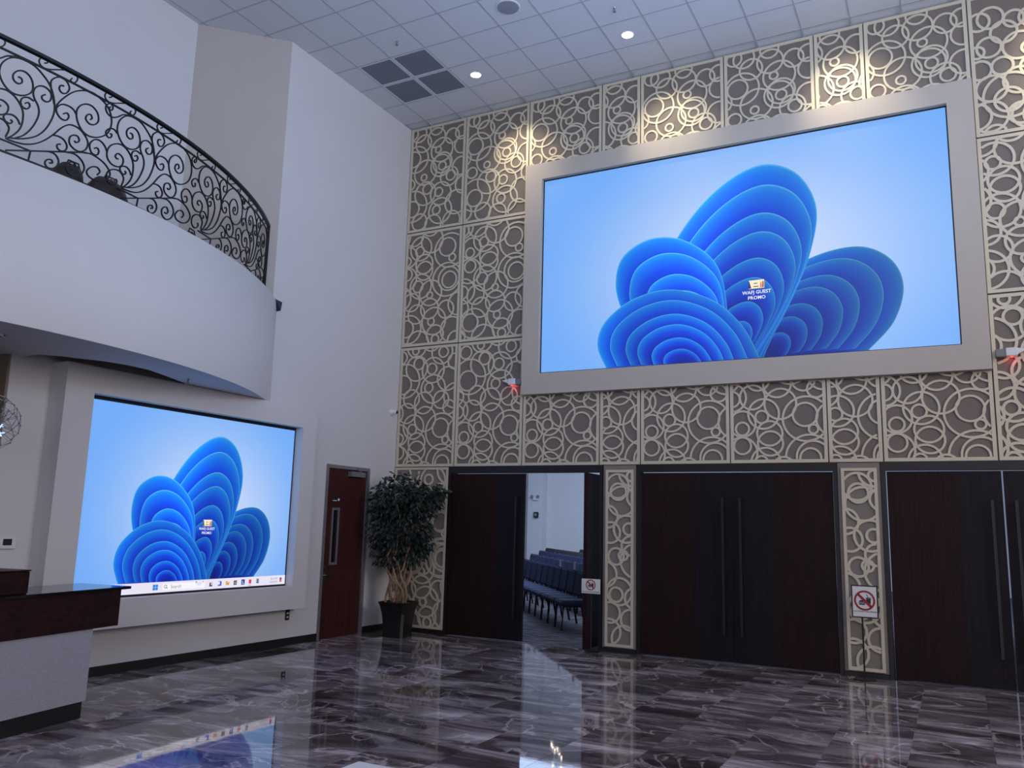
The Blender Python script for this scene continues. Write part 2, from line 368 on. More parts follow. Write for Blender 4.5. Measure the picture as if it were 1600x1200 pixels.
# ---------------------------------------------------------------- lattice panels (parts of the back wall)
R1= [(0.142, 1.799, 0.103), (0.411, 1.896, 0.061), (0.43, 1.97, 0.184), (0.487, 1.68, 0.098), (0.444, 1.602, 0.207), (0.227, 1.404, 0.282), (0.193, 1.342, 0.158), (0.745, 1.58, 0.089), (0.766, 1.556, 0.208), (0.697, 1.271, 0.077), (0.78, 1.248, 0.23), (0.953, 1.844, 0.087), (0.926, 1.846, 0.195), (0.723, 2.04, 0.166), (1.175, 1.68, 0.128), (1.051, 1.405, 0.192), (0.367, 1.103, 0.152), (0.612, 1.027, 0.176), (0.94, 1.066, 0.142), (1.095, 0.941, 0.112), (1.19, 1.126, 0.199), (-0.019, 1.094, 0.141), (0.292, 0.866, 0.163), (0.024, 0.849, 0.103), (0.023, 0.867, 0.187), (0.646, 0.764, 0.2), (0.431, 0.64, 0.196), (0.408, 0.601, 0.082), (0.949, 0.614, 0.151), (0.959, 0.56, 0.287), (1.046, 0.424, 0.057), (0.155, 0.45, 0.086), (0.157, 0.515, 0.17), (0.152, 0.227, 0.11), (0.141, 0.136, 0.201), (0.504, 0.383, 0.16), (0.509, 0.251, 0.159), (0.447, 0.014, 0.183), (0.393, 0.015, 0.076), (0.67, -0.059, 0.134), (0.99, 0.062, 0.291), (1.036, 0.07, 0.203), (1.001, 0.053, 0.127), (1.304, 0.55, 0.221)]
R2= [(0.005, 1.87, 0.111), (0.015, 1.899, 0.172), (0.282, 1.909, 0.181), (0.402, 1.624, 0.083), (0.422, 1.67, 0.208), (0.638, 1.787, 0.213), (0.604, 2.039, 0.169), (0.946, 1.635, 0.156), (0.99, 1.574, 0.291), (1.045, 1.443, 0.062), (0.149, 1.471, 0.08), (0.175, 1.543, 0.176), (0.16, 1.242, 0.103), (0.146, 1.165, 0.208), (0.501, 1.394, 0.167), (0.508, 1.276, 0.161), (0.392, 1.014, 0.098), (0.446, 1.012, 0.21), (0.634, 0.845, 0.054), (0.647, 0.882, 0.216), (1.004, 1.069, 0.138), (0.993, 1.09, 0.201), (0.962, 1.078, 0.284), (0.278, 0.753, 0.156), (0.028, 0.815, 0.108), (0.049, 0.833, 0.207), (0.641, 0.614, 0.172), (0.382, 0.54, 0.162), (0.959, 0.576, 0.148), (1.19, 0.651, 0.188), (0.681, 0.392, 0.061), (0.733, 0.396, 0.228), (0.766, 0.167, 0.16), (0.774, 0.091, 0.071), (0.192, 0.304, 0.145), (0.247, 0.29, 0.241), (-0.005, 0.546, 0.156), (0.439, 0.044, 0.209), (-0.018, 0.082, 0.126), (1.079, 0.232, 0.205), (1.166, 0.048, 0.148)]
R3= [(0.141, 1.79, 0.106), (0.278, 1.77, 0.147), (0.637, 1.641, 0.176), (0.631, 1.818, 0.125), (0.374, 1.583, 0.157), (0.952, 1.614, 0.133), (1.143, 1.644, 0.126), (1.159, 1.418, 0.152), (0.681, 1.416, 0.056), (0.754, 1.401, 0.215), (0.182, 1.322, 0.142), (0.239, 1.311, 0.24), (0.776, 1.163, 0.183), (0.774, 1.109, 0.073), (0.951, 0.908, 0.089), (0.919, 0.9, 0.171), (1.137, 1.042, 0.16), (0.438, 1.046, 0.222), (0.412, 0.959, 0.057), (0.741, 1.12, 0.194), (0.133, 0.868, 0.093), (0.492, 0.741, 0.092), (0.451, 0.664, 0.207), (0.723, 0.65, 0.077), (0.763, 0.616, 0.201), (0.195, 0.419, 0.143), (0.216, 0.466, 0.275), (0.69, 0.336, 0.076), (0.766, 0.313, 0.223), (1.07, 0.42, 0.208), (0.359, 0.17, 0.145), (0.995, 0.108, 0.167), (0.634, 0.097, 0.159), (1.209, 0.71, 0.159), (-0.009, 0.199, 0.153), (-0.049, 1.15, 0.147)]
RC= [(0.37, 1.323, 0.143), (0.202, 1.154, 0.133), (0.33, 0.877, 0.115), (0.373, 0.425, 0.155), (0.391, 0.482, 0.288), (0.2, 0.604, 0.169), (0.524, 1.108, 0.177), (0.072, 1.109, 0.078), (0.09, 0.867, 0.124), (0.109, 1.515, 0.119), (0.238, 1.543, 0.142), (0.485, 1.473, 0.109), (0.159, 0.242, 0.198), (0.491, 0.23, 0.135), (0.494, 0.658, 0.167), (0.009, 0.259, 0.169), (0.207, 0.001, 0.121)]
RP= [(0.224, 2.094, 0.115), (0.212, 2.172, 0.167), (0.412, 2.349, 0.177), (0.412, 2.305, 0.066), (0.482, 2.019, 0.131), (0.272, 1.962, 0.203), (0.06, 1.748, 0.155), (0.109, 1.529, 0.143), (0.344, 1.58, 0.185), (0.379, 1.581, 0.08), (0.403, 1.354, 0.129), (0.194, 1.205, 0.113), (0.299, 1.221, 0.065), (0.495, 1.154, 0.235), (0.03, 0.959, 0.173), (0.243, 0.735, 0.181), (0.196, 0.69, 0.096), (0.462, 0.654, 0.137), (0.116, 0.45, 0.138), (0.405, 0.366, 0.136), (0.095, 0.194, 0.169), (0.315, 0.108, 0.177)]

def ring_lattice(x0, x1, z0, z1, rings, ox, oz, w=0.026, fw=0.042, yf=11.062, dep=0.016, flip=False):
    m = MB(); yb = yf + dep
    m.box(x0, x0 + fw, yf, yb, z0, z1); m.box(x1 - fw, x1, yf, yb, z0, z1)
    m.box(x0 + fw, x1 - fw, yf, yb, z0, z0 + fw); m.box(x0 + fw, x1 - fw, yf, yb, z1 - fw, z1)
    e = fw * 0.6
    for k, rg in enumerate(rings):
        cx, cz, r = rg[:3]; ww = rg[3] if len(rg) > 3 else w
        cx = (x1 - (cx + ox)) if flip else (x0 + cx + ox); cz = z0 + cz + oz
        n = 24 if r < 0.09 else (36 if r < 0.18 else 48)
        y = yf + 0.0004 + 0.00008 * k
        ins = []
        for i in range(n):
            a = 2 * PI * i / n; px, pz = cx + r * math.cos(a), cz + r * math.sin(a)
            ins.append(x0 + e < px < x1 - e and z0 + e < pz < z1 - e)
        for i in range(n):
            j = (i + 1) % n
            if not (ins[i] and ins[j]): continue
            a, b = 2 * PI * i / n, 2 * PI * j / n
            ro, ri = r + ww / 2, r - ww / 2
            A = (cx + ro * math.cos(a), cz + ro * math.sin(a)); B = (cx + ro * math.cos(b), cz + ro * math.sin(b))
            D = (cx + ri * math.cos(a), cz + ri * math.sin(a)); E = (cx + ri * math.cos(b), cz + ri * math.sin(b))
            q = len(m.v)
            m.v += [(A[0], y, A[1]), (B[0], y, B[1]), (E[0], y, E[1]), (D[0], y, D[1]), (A[0], yb, A[1]), (B[0], yb, B[1]), (E[0], yb, E[1]), (D[0], yb, D[1])]
            m.f += [(q, q + 1, q + 2, q + 3), (q + 1, q, q + 4, q + 5), (q + 3, q + 2, q + 6, q + 7)]
    return m
ROWZ = [(2.545, 4.505), (4.525, 6.485), (6.505, 8.385)]
SEAM = [-8.015, -6.90, -5.71, -4.465, -3.85, -2.605, -1.38, -0.75, 0.46, 1.67, 2.29, 3.54]
RR = [R1, R2, R3]
for c in range(11):
    x0, x1 = SEAM[c] + 0.008, SEAM[c + 1] - 0.008
    wdt = x1 - x0
    for r_ in range(3):
        if r_ == 1 and 2 <= c <= 7: continue
        z0, z1 = ROWZ[r_]
        rings = RR[r_]; ox = 0.0; oz = 0
        if wdt < 0.8: ox = -0.32 if r_ == 0 else -0.45
        if c == 0: ox = -0.12
        if c == 8:
            rings = {0: R1, 1: R2, 2: RC + [(x + 0.55, z - 0.05, r) for x, z, r in RC]}[r_]
            ox = -0.25 if r_ < 2 else 0.0
        if c in (4, 6) and r_ == 2: ox += 0.02
        p = mesh('lattice_panel', MB().box(x0 + 0.004, x1 - 0.004, 11.080, 11.099, z0 + 0.004, z1 - 0.004), BACKING, WB)
        mesh('ring_screen', ring_lattice(x0, x1, z0, z1, rings, ox, oz, w=0.032 if c == 8 else 0.026), LATTICE, p)
# pilaster lattices between the doors
for x0, x1, rings, ox, fl_ in ((-4.395, -3.92, RP, 0.0, False), (-1.28, -0.805, RP, 0.0, False), (1.84, 2.315, RP, 0.0, False), (-8.0, -6.99, R2 + [(x, z + 1.0, r) for x, z, r in R1 if z < 1.5], -0.05, False)):
    p = mesh('pilaster_panel', MB().box(x0 - 0.004, x1 + 0.004, 11.070, 11.099, 0.055, 2.535), BORDER, WB)
    mesh('ring_screen', ring_lattice(x0 + (0.035 if x1 - x0 < 0.6 else 0.0), x1 - (0.03 if x1 - x0 < 0.6 else 0), 0.07, 2.47 if x1 - x0 < 0.6 else 2.53, rings, ox - (0.035 if x1 - x0 < 0.6 else 0), 0.0, w=0.03, fw=0.036, yf=11.052), LATTICE, p)

# ---------------------------------------------------------------- double doors in the back wall
def door_frame(name, x0, x1, label):
    m = MB(); m.box(x0, x1, 11.06, 11.20, 2.44, 2.54); m.box(x0, x0 + 0.045, 11.06, 11.20, 0, 2.44); m.box(x1 - 0.045, x1, 11.06, 11.20, 0, 2.44)
    return struct(name, m, DARKTRIM, label)
def leaf(parent, x0, x1, split, side, ang=0.0, pivot=None, handle=True):
    """one leaf: wide veneer board + narrower inlay board towards the meeting edge"""
    z0, z1 = 0.014, 2.425; y0, y1 = 11.075, 11.125
    a = MB(); b = MB(); h = MB()
    if side == 'L': wide = (x0, split + 0.001); nar = (split + 0.0004, x1)
    else: wide = (split - 0.001, x1); nar = (x0, split - 0.0004)
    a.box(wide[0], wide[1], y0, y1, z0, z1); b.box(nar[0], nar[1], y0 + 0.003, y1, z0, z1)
    hx = (x1 - 0.11) if side == 'L' else (x0 + 0.11)
    h.box(hx - 0.016, hx + 0.016, y0 - 0.065, y0 - 0.035, 0.34, 2.09)
    for hz in (0.55, 1.85): h.box(hx - 0.012, hx + 0.012, y0 - 0.04, y0 + 0.002, hz - 0.012, hz + 0.012)
    if ang:
        for q in (a, b, h): q.rot(ang, (pivot, (y0 + y1) / 2, 0))
    p = mesh('door_leaf', a, DOORD, parent)
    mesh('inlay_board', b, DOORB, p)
    if handle: mesh('pull_handle', h, DARKTRIM, p)
D1 = door_frame('door_1', -6.985, -4.41, 'dark double door with one leaf standing open')
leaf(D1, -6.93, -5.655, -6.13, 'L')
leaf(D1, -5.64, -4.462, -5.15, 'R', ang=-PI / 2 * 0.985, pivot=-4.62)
D2 = door_frame('door_2', -3.90, -1.295, 'closed dark double door in the middle')
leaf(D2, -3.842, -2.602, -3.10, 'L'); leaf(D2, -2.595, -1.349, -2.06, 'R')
D3 = door_frame('door_3', -0.79, 1.82, 'closed dark double door at the right')
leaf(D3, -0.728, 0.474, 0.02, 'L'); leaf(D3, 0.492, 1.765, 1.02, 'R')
# ---------------------------------------------------------------- left single door
dm = MB()
dm.box(-8.2, XL + 0.012, 9.40, 9.452, 0, 2.47); dm.box(-8.2, XL + 0.012, 10.358, 10.41, 0, 2.47); dm.box(-8.2, XL + 0.012, 9.452, 10.358, 2.42, 2.47)
D4 = struct('door_4', dm, ALU, 'reddish brown single door with a narrow glass slot')
lf = MB()
xd0, xd1 = -8.085, -8.04
lf.box(xd0, xd1, 9.453, 9.63, 0.002, 2.419); lf.box(xd0, xd1, 9.73, 10.357, 0.002, 2.419); lf.box(xd0, xd1, 9.63, 9.73, 0.002, 1.06); lf.box(xd0, xd1, 9.63, 9.73, 1.82, 2.415)
L4 = mesh('door_leaf', lf, DOORR, D4)
lt = MB(); xf = -8.028
lt.box(xd1, xf, 9.595, 9.632, 1.03, 1.85); lt.box(xd1, xf, 9.728, 9.765, 1.03, 1.85); lt.box(xd1, xf, 9.632, 9.728, 1.03, 1.065); lt.box(xd1, xf, 9.632, 9.728, 1.815, 1.85)
mesh('glass_slot_frame', lt, ALU, L4)
mesh('glass_pane', MB().box(xd0 + 0.01, xd1 - 0.012, 9.63, 9.73, 1.06, 1.82), mat('dark_glass', (14, 14, 17), 0.08, noise=0), L4)
hd = MB(); hd.box(xd1, xf, 9.475, 9.535, 0.82, 0.93); hd.box(xd1, xf, 9.48, 9.53, 0.98, 1.05); hd.tube([(xf, 9.505, 0.89), (xf + 0.05, 9.505, 0.89), (xf + 0.05, 9.60, 0.885)], 0.009, 8)
mesh('lever_handle', hd, CHROME, L4)
cl = MB(); cl.box(xd1, xd1 + 0.07, 9.92, 10.25, 2.32, 2.395); cl.tube([(xd1 + 0.05, 10.18, 2.395), (xd1 + 0.07, 10.05, 2.425), (xd1 + 0.03, 10.12, 2.445)], 0.01, 6)
mesh('door_closer', cl, ALU, D4)
sg = MB(); sg.box(xd1, xd1 + 0.006, 9.585, 9.76, 1.93, 2.0)
mesh('room_plate', sg, SIGNK, L4)
sg = MB(); sg.box(xd1 + 0.006, xd1 + 0.008, 9.60, 9.69, 1.945, 1.957); sg.lathe([(0.0, 0.008), (0.02, 0.008)], (xd1, 9.728, 1.967), 12, 'x')
mesh('plate_marking', sg, SIGNW, L4)

# ---------------------------------------------------------------- balcony
def xt(y): return -13.173 + math.sqrt(6.4517 ** 2 - (y - 4.291) ** 2)
def xb(y): return -13.048 + math.sqrt(6.3732 ** 2 - (y - 4.2692) ** 2)
ZT, ZS = 2.90 + CAMZ, 1.505 + CAMZ
NB = 60
fa = MB()
for i in range(NB + 1):
    t = i / NB
    ya = 0.42 + t * (8.165 - 0.42); yb_ = 0.40 + t * (8.182 - 0.40)
    A = (xt(ya), ya, ZT); B = (xb(yb_), yb_, ZS)
    fa.v += [A, B, (A[0] - 0.10, ya - 0.02, ZT), (A[0] - 0.10, ya - 0.02, ZT - 0.12), (B[0] - 0.1, yb_, ZS)]
for i in range(NB):
    a, b = i * 5, (i + 1) * 5
    fa.f += [(a + 1, b + 1, b, a), (a, b, b + 2, a + 2), (a + 2, b + 2, b + 3, a + 3)]
fa.smooth = False
BAL = struct('wall_balcony', fa, WHITE)
for p in BAL.data.polygons: p.use_smooth = len(p.vertices) == 4 and abs(p.normal.z) < 0.5
# balcony floor
bf = MB(); pts = [(xt(0.42 + i / 30 * 7.74) - 0.05, 0.42 + i / 30 * 7.74) for i in range(31)]
for i in range(30):
    (xa, ya), (xc, yc) = pts[i], pts[i + 1]
    bf.quad((-8.95, ya, ZT - 0.03), (xa, ya, ZT - 0.03), (xc, yc, ZT - 0.03), (-8.95, yc, ZT - 0.03))
FB = struct('floor_balcony', bf, mat('navy_balcony_carpet', (48, 52, 72), 0.95, noise=0.2, scale=60))
cap = MB(); cap.prism([(8.055, ZT + 0.012), (8.185, ZT - 0.002), (8.165, ZT - 0.125)], 'x', XL, XL + 0.085)
mesh('floor_edge_strip', cap, mat('navy_edge_trim', (44, 50, 70), 0.8, noise=0.1), FB)
# soffit with the lens-shaped light slot above the screen surround
HOLE = [(4.80, -7.77), (4.95, -7.62), (5.08, -7.57), (5.18, -7.49), (5.31, -7.436), (5.52, -7.395), (5.76, -7.405), (5.93, -7.469), (6.24, -7.607), (6.60, -7.775)]
def xh(y):
    for (a, xa), (b, xc) in zip(HOLE, HOLE[1:]):
        if a <= y <= b: return xa + (xc - xa) * (y - a) / (b - a)
    return None
so = MB(); rc = MB(); N = 120
for i in range(N):
    ya = 0.40 + 7.78 * i / N; yc = 0.40 + 7.78 * (i + 1) / N; ym = (ya + yc) / 2
    inn = -10.0 if ym < 4.71 else -8.02
    h1, h2 = xh(ya), xh(yc)
    if h1 is not None and h2 is not None:
        so.quad((h1, ya, ZS), (xb(ya), ya, ZS), (xb(yc), yc, ZS), (h2, yc, ZS))
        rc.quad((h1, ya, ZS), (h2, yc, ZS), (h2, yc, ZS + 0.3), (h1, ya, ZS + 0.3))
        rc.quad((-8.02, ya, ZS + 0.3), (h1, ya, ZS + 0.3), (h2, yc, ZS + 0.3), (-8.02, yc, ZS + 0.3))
    else:
        so.quad((inn, ya, ZS), (xb(ya), ya, ZS), (xb(yc), yc, ZS), (inn, yc, ZS))
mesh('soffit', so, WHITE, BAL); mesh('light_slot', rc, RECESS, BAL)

# ================================================================ RAILING
RC_ = (-13.1396, 4.15236, 6.35316)
FLZ = 2.90 + CAMZ
def rl(s, h):
    a = s / RC_[2]; return (RC_[0] + RC_[2] * math.cos(a), RC_[1] + RC_[2] * math.sin(a), FLZ + h)
S0, S1 = -1.9, 4.011
e_ = rl(S1, 0)
RAIL = thing('balcony_railing', 'black wrought iron scroll railing along the curved white balcony', 'railing', (e_[0], e_[1], FLZ - 0.015))
def bar(name, h, r, sides=4, s0=S0, s1=S1):
    mesh(name, MB().tube([rl(s0 + (s1 - s0) * i / 70, h) for i in range(71)], r, sides), IRON, RAIL)
bar('handrail', 1.0, 0.027, 6); bar('upper_bar', 0.90, 0.011); bar('bottom_bar', 0.03, 0.014)
mesh('end_post', MB().tube([rl(S1, -0.02), rl(S1, 1.0)], 0.022, 4), IRON, RAIL)
mesh('end_post', MB().tube([rl(S1 - 0.02, 0.0), rl(S1 - 0.02, 0.95)], 0.012, 4), IRON, RAIL)
# scroll centre lines (arc length from the motif's root, height above the balcony floor)
SCR = [[(0.034,0.719),(0.061,0.718),(0.07,0.687),(0.042,0.661),(0.004,0.674),(-0.007,0.721),(0.027,0.771),(0.083,0.79),(0.135,0.762),(0.161,0.703),(0.155,0.638),(0.1,0.582),(0.029,0.559),(-0.034,0.574),(-0.086,0.623),(-0.114,0.688),(-0.105,0.77),(-0.059,0.84),(-0.002,0.877),(0.07,0.89),(0.158,0.88),(0.242,0.831),(0.301,0.778),(0.34,0.705),(0.362,0.625),(0.367,0.55),(0.348,0.463),(0.31,0.369),(0.252,0.286),(0.182,0.231),(0.104,0.192),(0.025,0.167)],[(-0.214,0.867),(-0.226,0.844),(-0.21,0.832),(-0.189,0.854),(-0.191,0.883),(-0.218,0.896),(-0.257,0.863),(-0.261,0.823),(-0.233,0.785),(-0.179,0.777),(-0.124,0.808),(-0.071,0.856),(-0.003,0.883)],[(-0.186,0.609),(-0.167,0.611),(-0.173,0.579),(-0.2,0.566),(-0.226,0.584),(-0.23,0.616),(-0.193,0.659),(-0.146,0.669),(-0.109,0.647)],[(-0.066,0.409),(-0.09,0.408),(-0.103,0.427),(-0.079,0.459),(-0.039,0.455),(-0.01,0.425),(-0.018,0.369),(-0.063,0.333),(-0.131,0.329),(-0.184,0.366),(-0.196,0.428),(-0.171,0.494),(-0.11,0.543),(-0.043,0.561),(0.021,0.542),(0.074,0.496),(0.109,0.433),(0.115,0.348),(0.098,0.272),(0.055,0.202),(0.017,0.164)],[(-0.331,0.398),(-0.306,0.415),(-0.283,0.398),(-0.289,0.358),(-0.319,0.34),(-0.356,0.349),(-0.38,0.397),(-0.372,0.442),(-0.329,0.486),(-0.275,0.494),(-0.225,0.466),(-0.195,0.42)],[(0.019,0.325),(0.035,0.315),(0.018,0.29),(-0.018,0.296),(-0.037,0.327),(-0.021,0.355),(0.028,0.372),(0.071,0.356),(0.098,0.315)],[(-0.001,0.164),(0.017,0.232),(0.006,0.268),(-0.039,0.3),(-0.106,0.289),(-0.159,0.25),(-0.176,0.2),(-0.161,0.156),(-0.116,0.137),(-0.07,0.16),(-0.054,0.192),(-0.071,0.208)],[(0.274,0.674),(0.247,0.65),(0.251,0.624),(0.282,0.613),(0.315,0.633),(0.327,0.674),(0.314,0.716),(0.27,0.739),(0.222,0.73),(0.183,0.694),(0.171,0.642),(0.187,0.595),(0.222,0.549),(0.239,0.494),(0.229,0.42),(0.19,0.318),(0.135,0.235),(0.077,0.188)],[(0.116,0.518),(0.142,0.536),(0.157,0.512),(0.136,0.476),(0.098,0.478),(0.079,0.516),(0.092,0.556),(0.136,0.58),(0.185,0.571)],[(0.425,0.831),(0.393,0.82),(0.387,0.785),(0.412,0.761),(0.452,0.776),(0.477,0.832),(0.448,0.883),(0.393,0.896),(0.349,0.875),(0.309,0.824),(0.313,0.763),(0.337,0.695),(0.359,0.625)],[(0.707,0.645),(0.724,0.667),(0.708,0.693),(0.675,0.678),(0.663,0.632),(0.703,0.604),(0.755,0.619),(0.79,0.671),(0.774,0.739),(0.714,0.778),(0.644,0.767),(0.588,0.717),(0.568,0.655),(0.584,0.581),(0.634,0.514),(0.708,0.488),(0.801,0.515),(0.891,0.59),(0.928,0.69),(0.914,0.785),(0.864,0.855),(0.783,0.893),(0.695,0.906),(0.605,0.88),(0.512,0.816),(0.429,0.713),(0.382,0.628),(0.374,0.577)],[(0.449,0.578),(0.482,0.601),(0.502,0.577),(0.481,0.532),(0.433,0.527),(0.392,0.561),(0.385,0.606),(0.426,0.657),(0.488,0.672),(0.54,0.659),(0.573,0.625)],[(0.579,0.382),(0.602,0.375),(0.626,0.405),(0.605,0.437),(0.561,0.427),(0.533,0.391),(0.54,0.338),(0.584,0.308),(0.64,0.306),(0.693,0.344),(0.713,0.409),(0.688,0.463),(0.623,0.509),(0.554,0.516),(0.502,0.497),(0.445,0.441),(0.384,0.353),(0.314,0.269),(0.234,0.202),(0.144,0.162),(0.046,0.149),(0.0,0.154)],[(0.46,0.296),(0.43,0.281),(0.434,0.251),(0.468,0.237),(0.508,0.261),(0.518,0.305),(0.485,0.347),(0.435,0.358),(0.384,0.349)],[(0.381,0.09),(0.408,0.1),(0.395,0.123),(0.356,0.108),(0.343,0.072),(0.37,0.043),(0.415,0.052),(0.451,0.09),(0.46,0.14),(0.428,0.182),(0.375,0.189),(0.298,0.162)],[(0.573,0.12),(0.605,0.12),(0.623,0.151),(0.601,0.183),(0.559,0.17),(0.534,0.129),(0.549,0.08),(0.608,0.058),(0.676,0.099),(0.706,0.171),(0.674,0.231),(0.601,0.263),(0.515,0.247)],[(0.84,0.165),(0.865,0.208),(0.83,0.235),(0.772,0.213),(0.732,0.157),(0.762,0.116),(0.848,0.111),(0.931,0.15),(0.974,0.216),(0.953,0.266),(0.881,0.312),(0.766,0.333),(0.686,0.313)],[(0.014,0.051),(0.206,0.126),(0.394,0.2),(0.708,0.325)],[(0.211,0.128),(0.203,0.045)],[(-0.049,0.13),(0.066,0.128),(0.206,0.126)]]
TOPS = [[(-0.239,0.949),(-0.217,0.961),(-0.215,0.983),(-0.25,0.993),(-0.283,0.961),(-0.279,0.925),(-0.243,0.905),(-0.187,0.916),(-0.104,0.957),(-0.007,0.998),(0.046,0.993),(0.071,0.962),(0.055,0.919),(0.026,0.902),(0.008,0.917),(0.021,0.941)]]
def smooth(P, n=4):
    out = []; k = len(P)
    for i in range(k - 1):
        p0 = P[max(i - 1, 0)]; p1 = P[i]; p2 = P[i + 1]; p3 = P[min(i + 2, k - 1)]
        for j in range(n):
            t = j / n
            out.append(tuple(0.5 * (2 * p1[q] + (p2[q] - p0[q]) * t + (2 * p0[q] - 5 * p1[q] + 4 * p2[q] - p3[q]) * t * t + (3 * p1[q] - p0[q] - 3 * p2[q] + p3[q]) * t ** 3) for q in (0, 1)))
    out.append(P[-1]); return out
def runs(P, s_):
    """pieces of the centre line that lie between the railing's ends"""
    cur = []
    for a, h in P:
        if S0 < s_ + a < S1 - 0.012 and h > 0.02: cur.append((s_ + a, h))
        else:
            if len(cur) > 4: yield cur
            cur = []
    if len(cur) > 4: yield cur
for s_ in (-1.6, -0.443, 0.669, 1.85, 3.02):
    for P in SCR:
        for Q in runs(smooth(P), s_): mesh('iron_scroll', MB().tube([rl(a, h) for a, h in Q], 0.0085, 4), IRON, RAIL)
for k in range(-3, 7):
    for Q in runs(smooth(TOPS[0]), 0.669 + 0.642 * k): mesh('rail_scroll', MB().tube([rl(a, h) for a, h in Q], 0.0075, 4), IRON, RAIL)
# dark bags left on the balcony floor behind the railing
def bag(x, y, rot, w_, hh, dp, peak, label):
    z = ZT - 0.03
    t = thing('bag', label, 'bag', (x, y, z), 'dark bags on the balcony')
    m = MB(); nu, nv = 20, 8; m.smooth = True
    for j in range(nv + 1):
        f = j / nv; ph = f * PI / 2
        for i in range(nu):
            a = 2 * PI * i / nu; rr = math.cos(ph) ** 0.7 if f < 1 else 0.0
            px_, py_ = math.cos(a), math.sin(a)
            m.v.append((x + px_ * dp / 2 * rr, y + py_ * w_ / 2 * rr + peak * w_ * f * 0.5, z + hh * math.sin(ph) ** 0.9 * (1 + 0.05 * math.sin(5 * a + 2 * f))))
    for j in range(nv):
        for i in range(nu):
            i2 = (i + 1) % nu; m.f.append((j * nu + i, j * nu + i2, (j + 1) * nu + i2, (j + 1) * nu + i))
    m.f.append(tuple(range(nu - 1, -1, -1)))
    m.rot(rot, (x, y, 0)); mesh('body', m, LEATHER, t)
    hm = MB().tube([(x + 0.02, y - 0.08, z + hh * 0.85), (x + 0.02, y - 0.05, z + hh + 0.03), (x + 0.02, y + 0.05, z + hh + 0.03), (x + 0.02, y + 0.08, z + hh * 0.85)], 0.008, 6)
    hm.v = [(a, b + peak * w_ * 0.45, c_) for a, b, c_ in hm.v]; hm.rot(rot, (x, y, 0)); mesh('handle', hm, BLACK, t)
bag(-7.12, 4.44, 0.0, 0.36, 0.33, 0.24, 0.40, 'dark peaked bag behind the railing, nearest the left edge')
bag(-7.14, 4.90, 0.05, 0.52, 0.34, 0.26, 0.0, 'dark rounded bag behind the railing, second from the left edge')
bag(-7.42, 6.14, 0.35, 0.26, 0.27, 0.16, 0.1, 'small dark bag barely showing behind the railing near its right end')

# ================================================================ DISPLAYS
def face_back(x, y, z): return lambda u, v, d: (x + u, y - d, z + v)
def face_left(x, y, z): return lambda u, v, d: (x + d, y + u, z + v)
def face_flip(F): return F
def flat(name, F, polys, parent, material=SCREEN):
    """polys: list of (list of (u,v), layer depth, list of colours sRGB per vertex or one colour) -> one flat coloured mesh"""
    m = MB(); m.c = []
    for pts, d, cols in polys:
        n = len(m.v); m.v += [F(u, v, d) for u, v in pts]
        cc = cols if isinstance(cols, list) else [cols] * len(pts)
        m.c += [s2l(c) for c in cc]
        m.f.append(tuple(range(n, n + len(pts))))
    return mesh(name, m, material, parent)
def lettering(name, F, body, size, u, v, d, col, parent, bold=0.0):
    V, f = text_mesh(body, size, bold)
    m = MB(); m.v = [F(u + p[0], v + p[1], d) for p in V]; m.f = f; m.c = [s2l(col)] * len(V)
    return mesh(name, m, SCREEN, parent)
def catmull(P, n=10, closed=False):
    out = []; k = len(P)
    for i in range(k - 1):
        p0 = P[max(i - 1, 0)]; p1 = P[i]; p2 = P[i + 1]; p3 = P[min(i + 2, k - 1)]
        for j in range(n):
            t = j / n
            out.append(tuple(0.5 * (2 * p1[q] + (p2[q] - p0[q]) * t + (2 * p0[q] - 5 * p1[q] + 4 * p2[q] - p3[q]) * t * t + (3 * p1[q] - p0[q] - 3 * p2[q] + p3[q]) * t ** 3) for q in (0, 1)))
    out.append(P[-1]); return out
def lerp(a, b, t): return tuple(a[i] + (b[i] - a[i]) * t for i in range(len(a)))
LOBES = [   # plain generic nested wave lobes: outline (u, v in 0..1 of the screen), anchor, nested layers, brightness, fan angle per layer
    ([(0.40, 0.0), (0.48, 0.16), (0.57, 0.32), (0.68, 0.42), (0.78, 0.44), (0.845, 0.37), (0.868, 0.25), (0.845, 0.11), (0.79, 0.0)], (0.56, -0.02), 7, 0.92, -0.035),
    ([(0.32, 0.0), (0.30, 0.28), (0.325, 0.50), (0.40, 0.70), (0.49, 0.83), (0.575, 0.87), (0.65, 0.80), (0.69, 0.64), (0.675, 0.45), (0.63, 0.25), (0.58, 0.08), (0.56, 0.0)], (0.47, -0.02), 8, 0.97, 0.03),
    ([(0.47, 0.0), (0.475, 0.24), (0.45, 0.44), (0.37, 0.57), (0.28, 0.60), (0.205, 0.53), (0.185, 0.40), (0.205, 0.26), (0.25, 0.13), (0.28, 0.0)], (0.40, -0.02), 6, 1.03, 0.04),
    ([(0.55, 0.0), (0.51, 0.15), (0.435, 0.28), (0.33, 0.345), (0.23, 0.315), (0.155, 0.22), (0.135, 0.11), (0.16, 0.0)], (0.37, -0.04), 6, 1.03, 0.035),
]
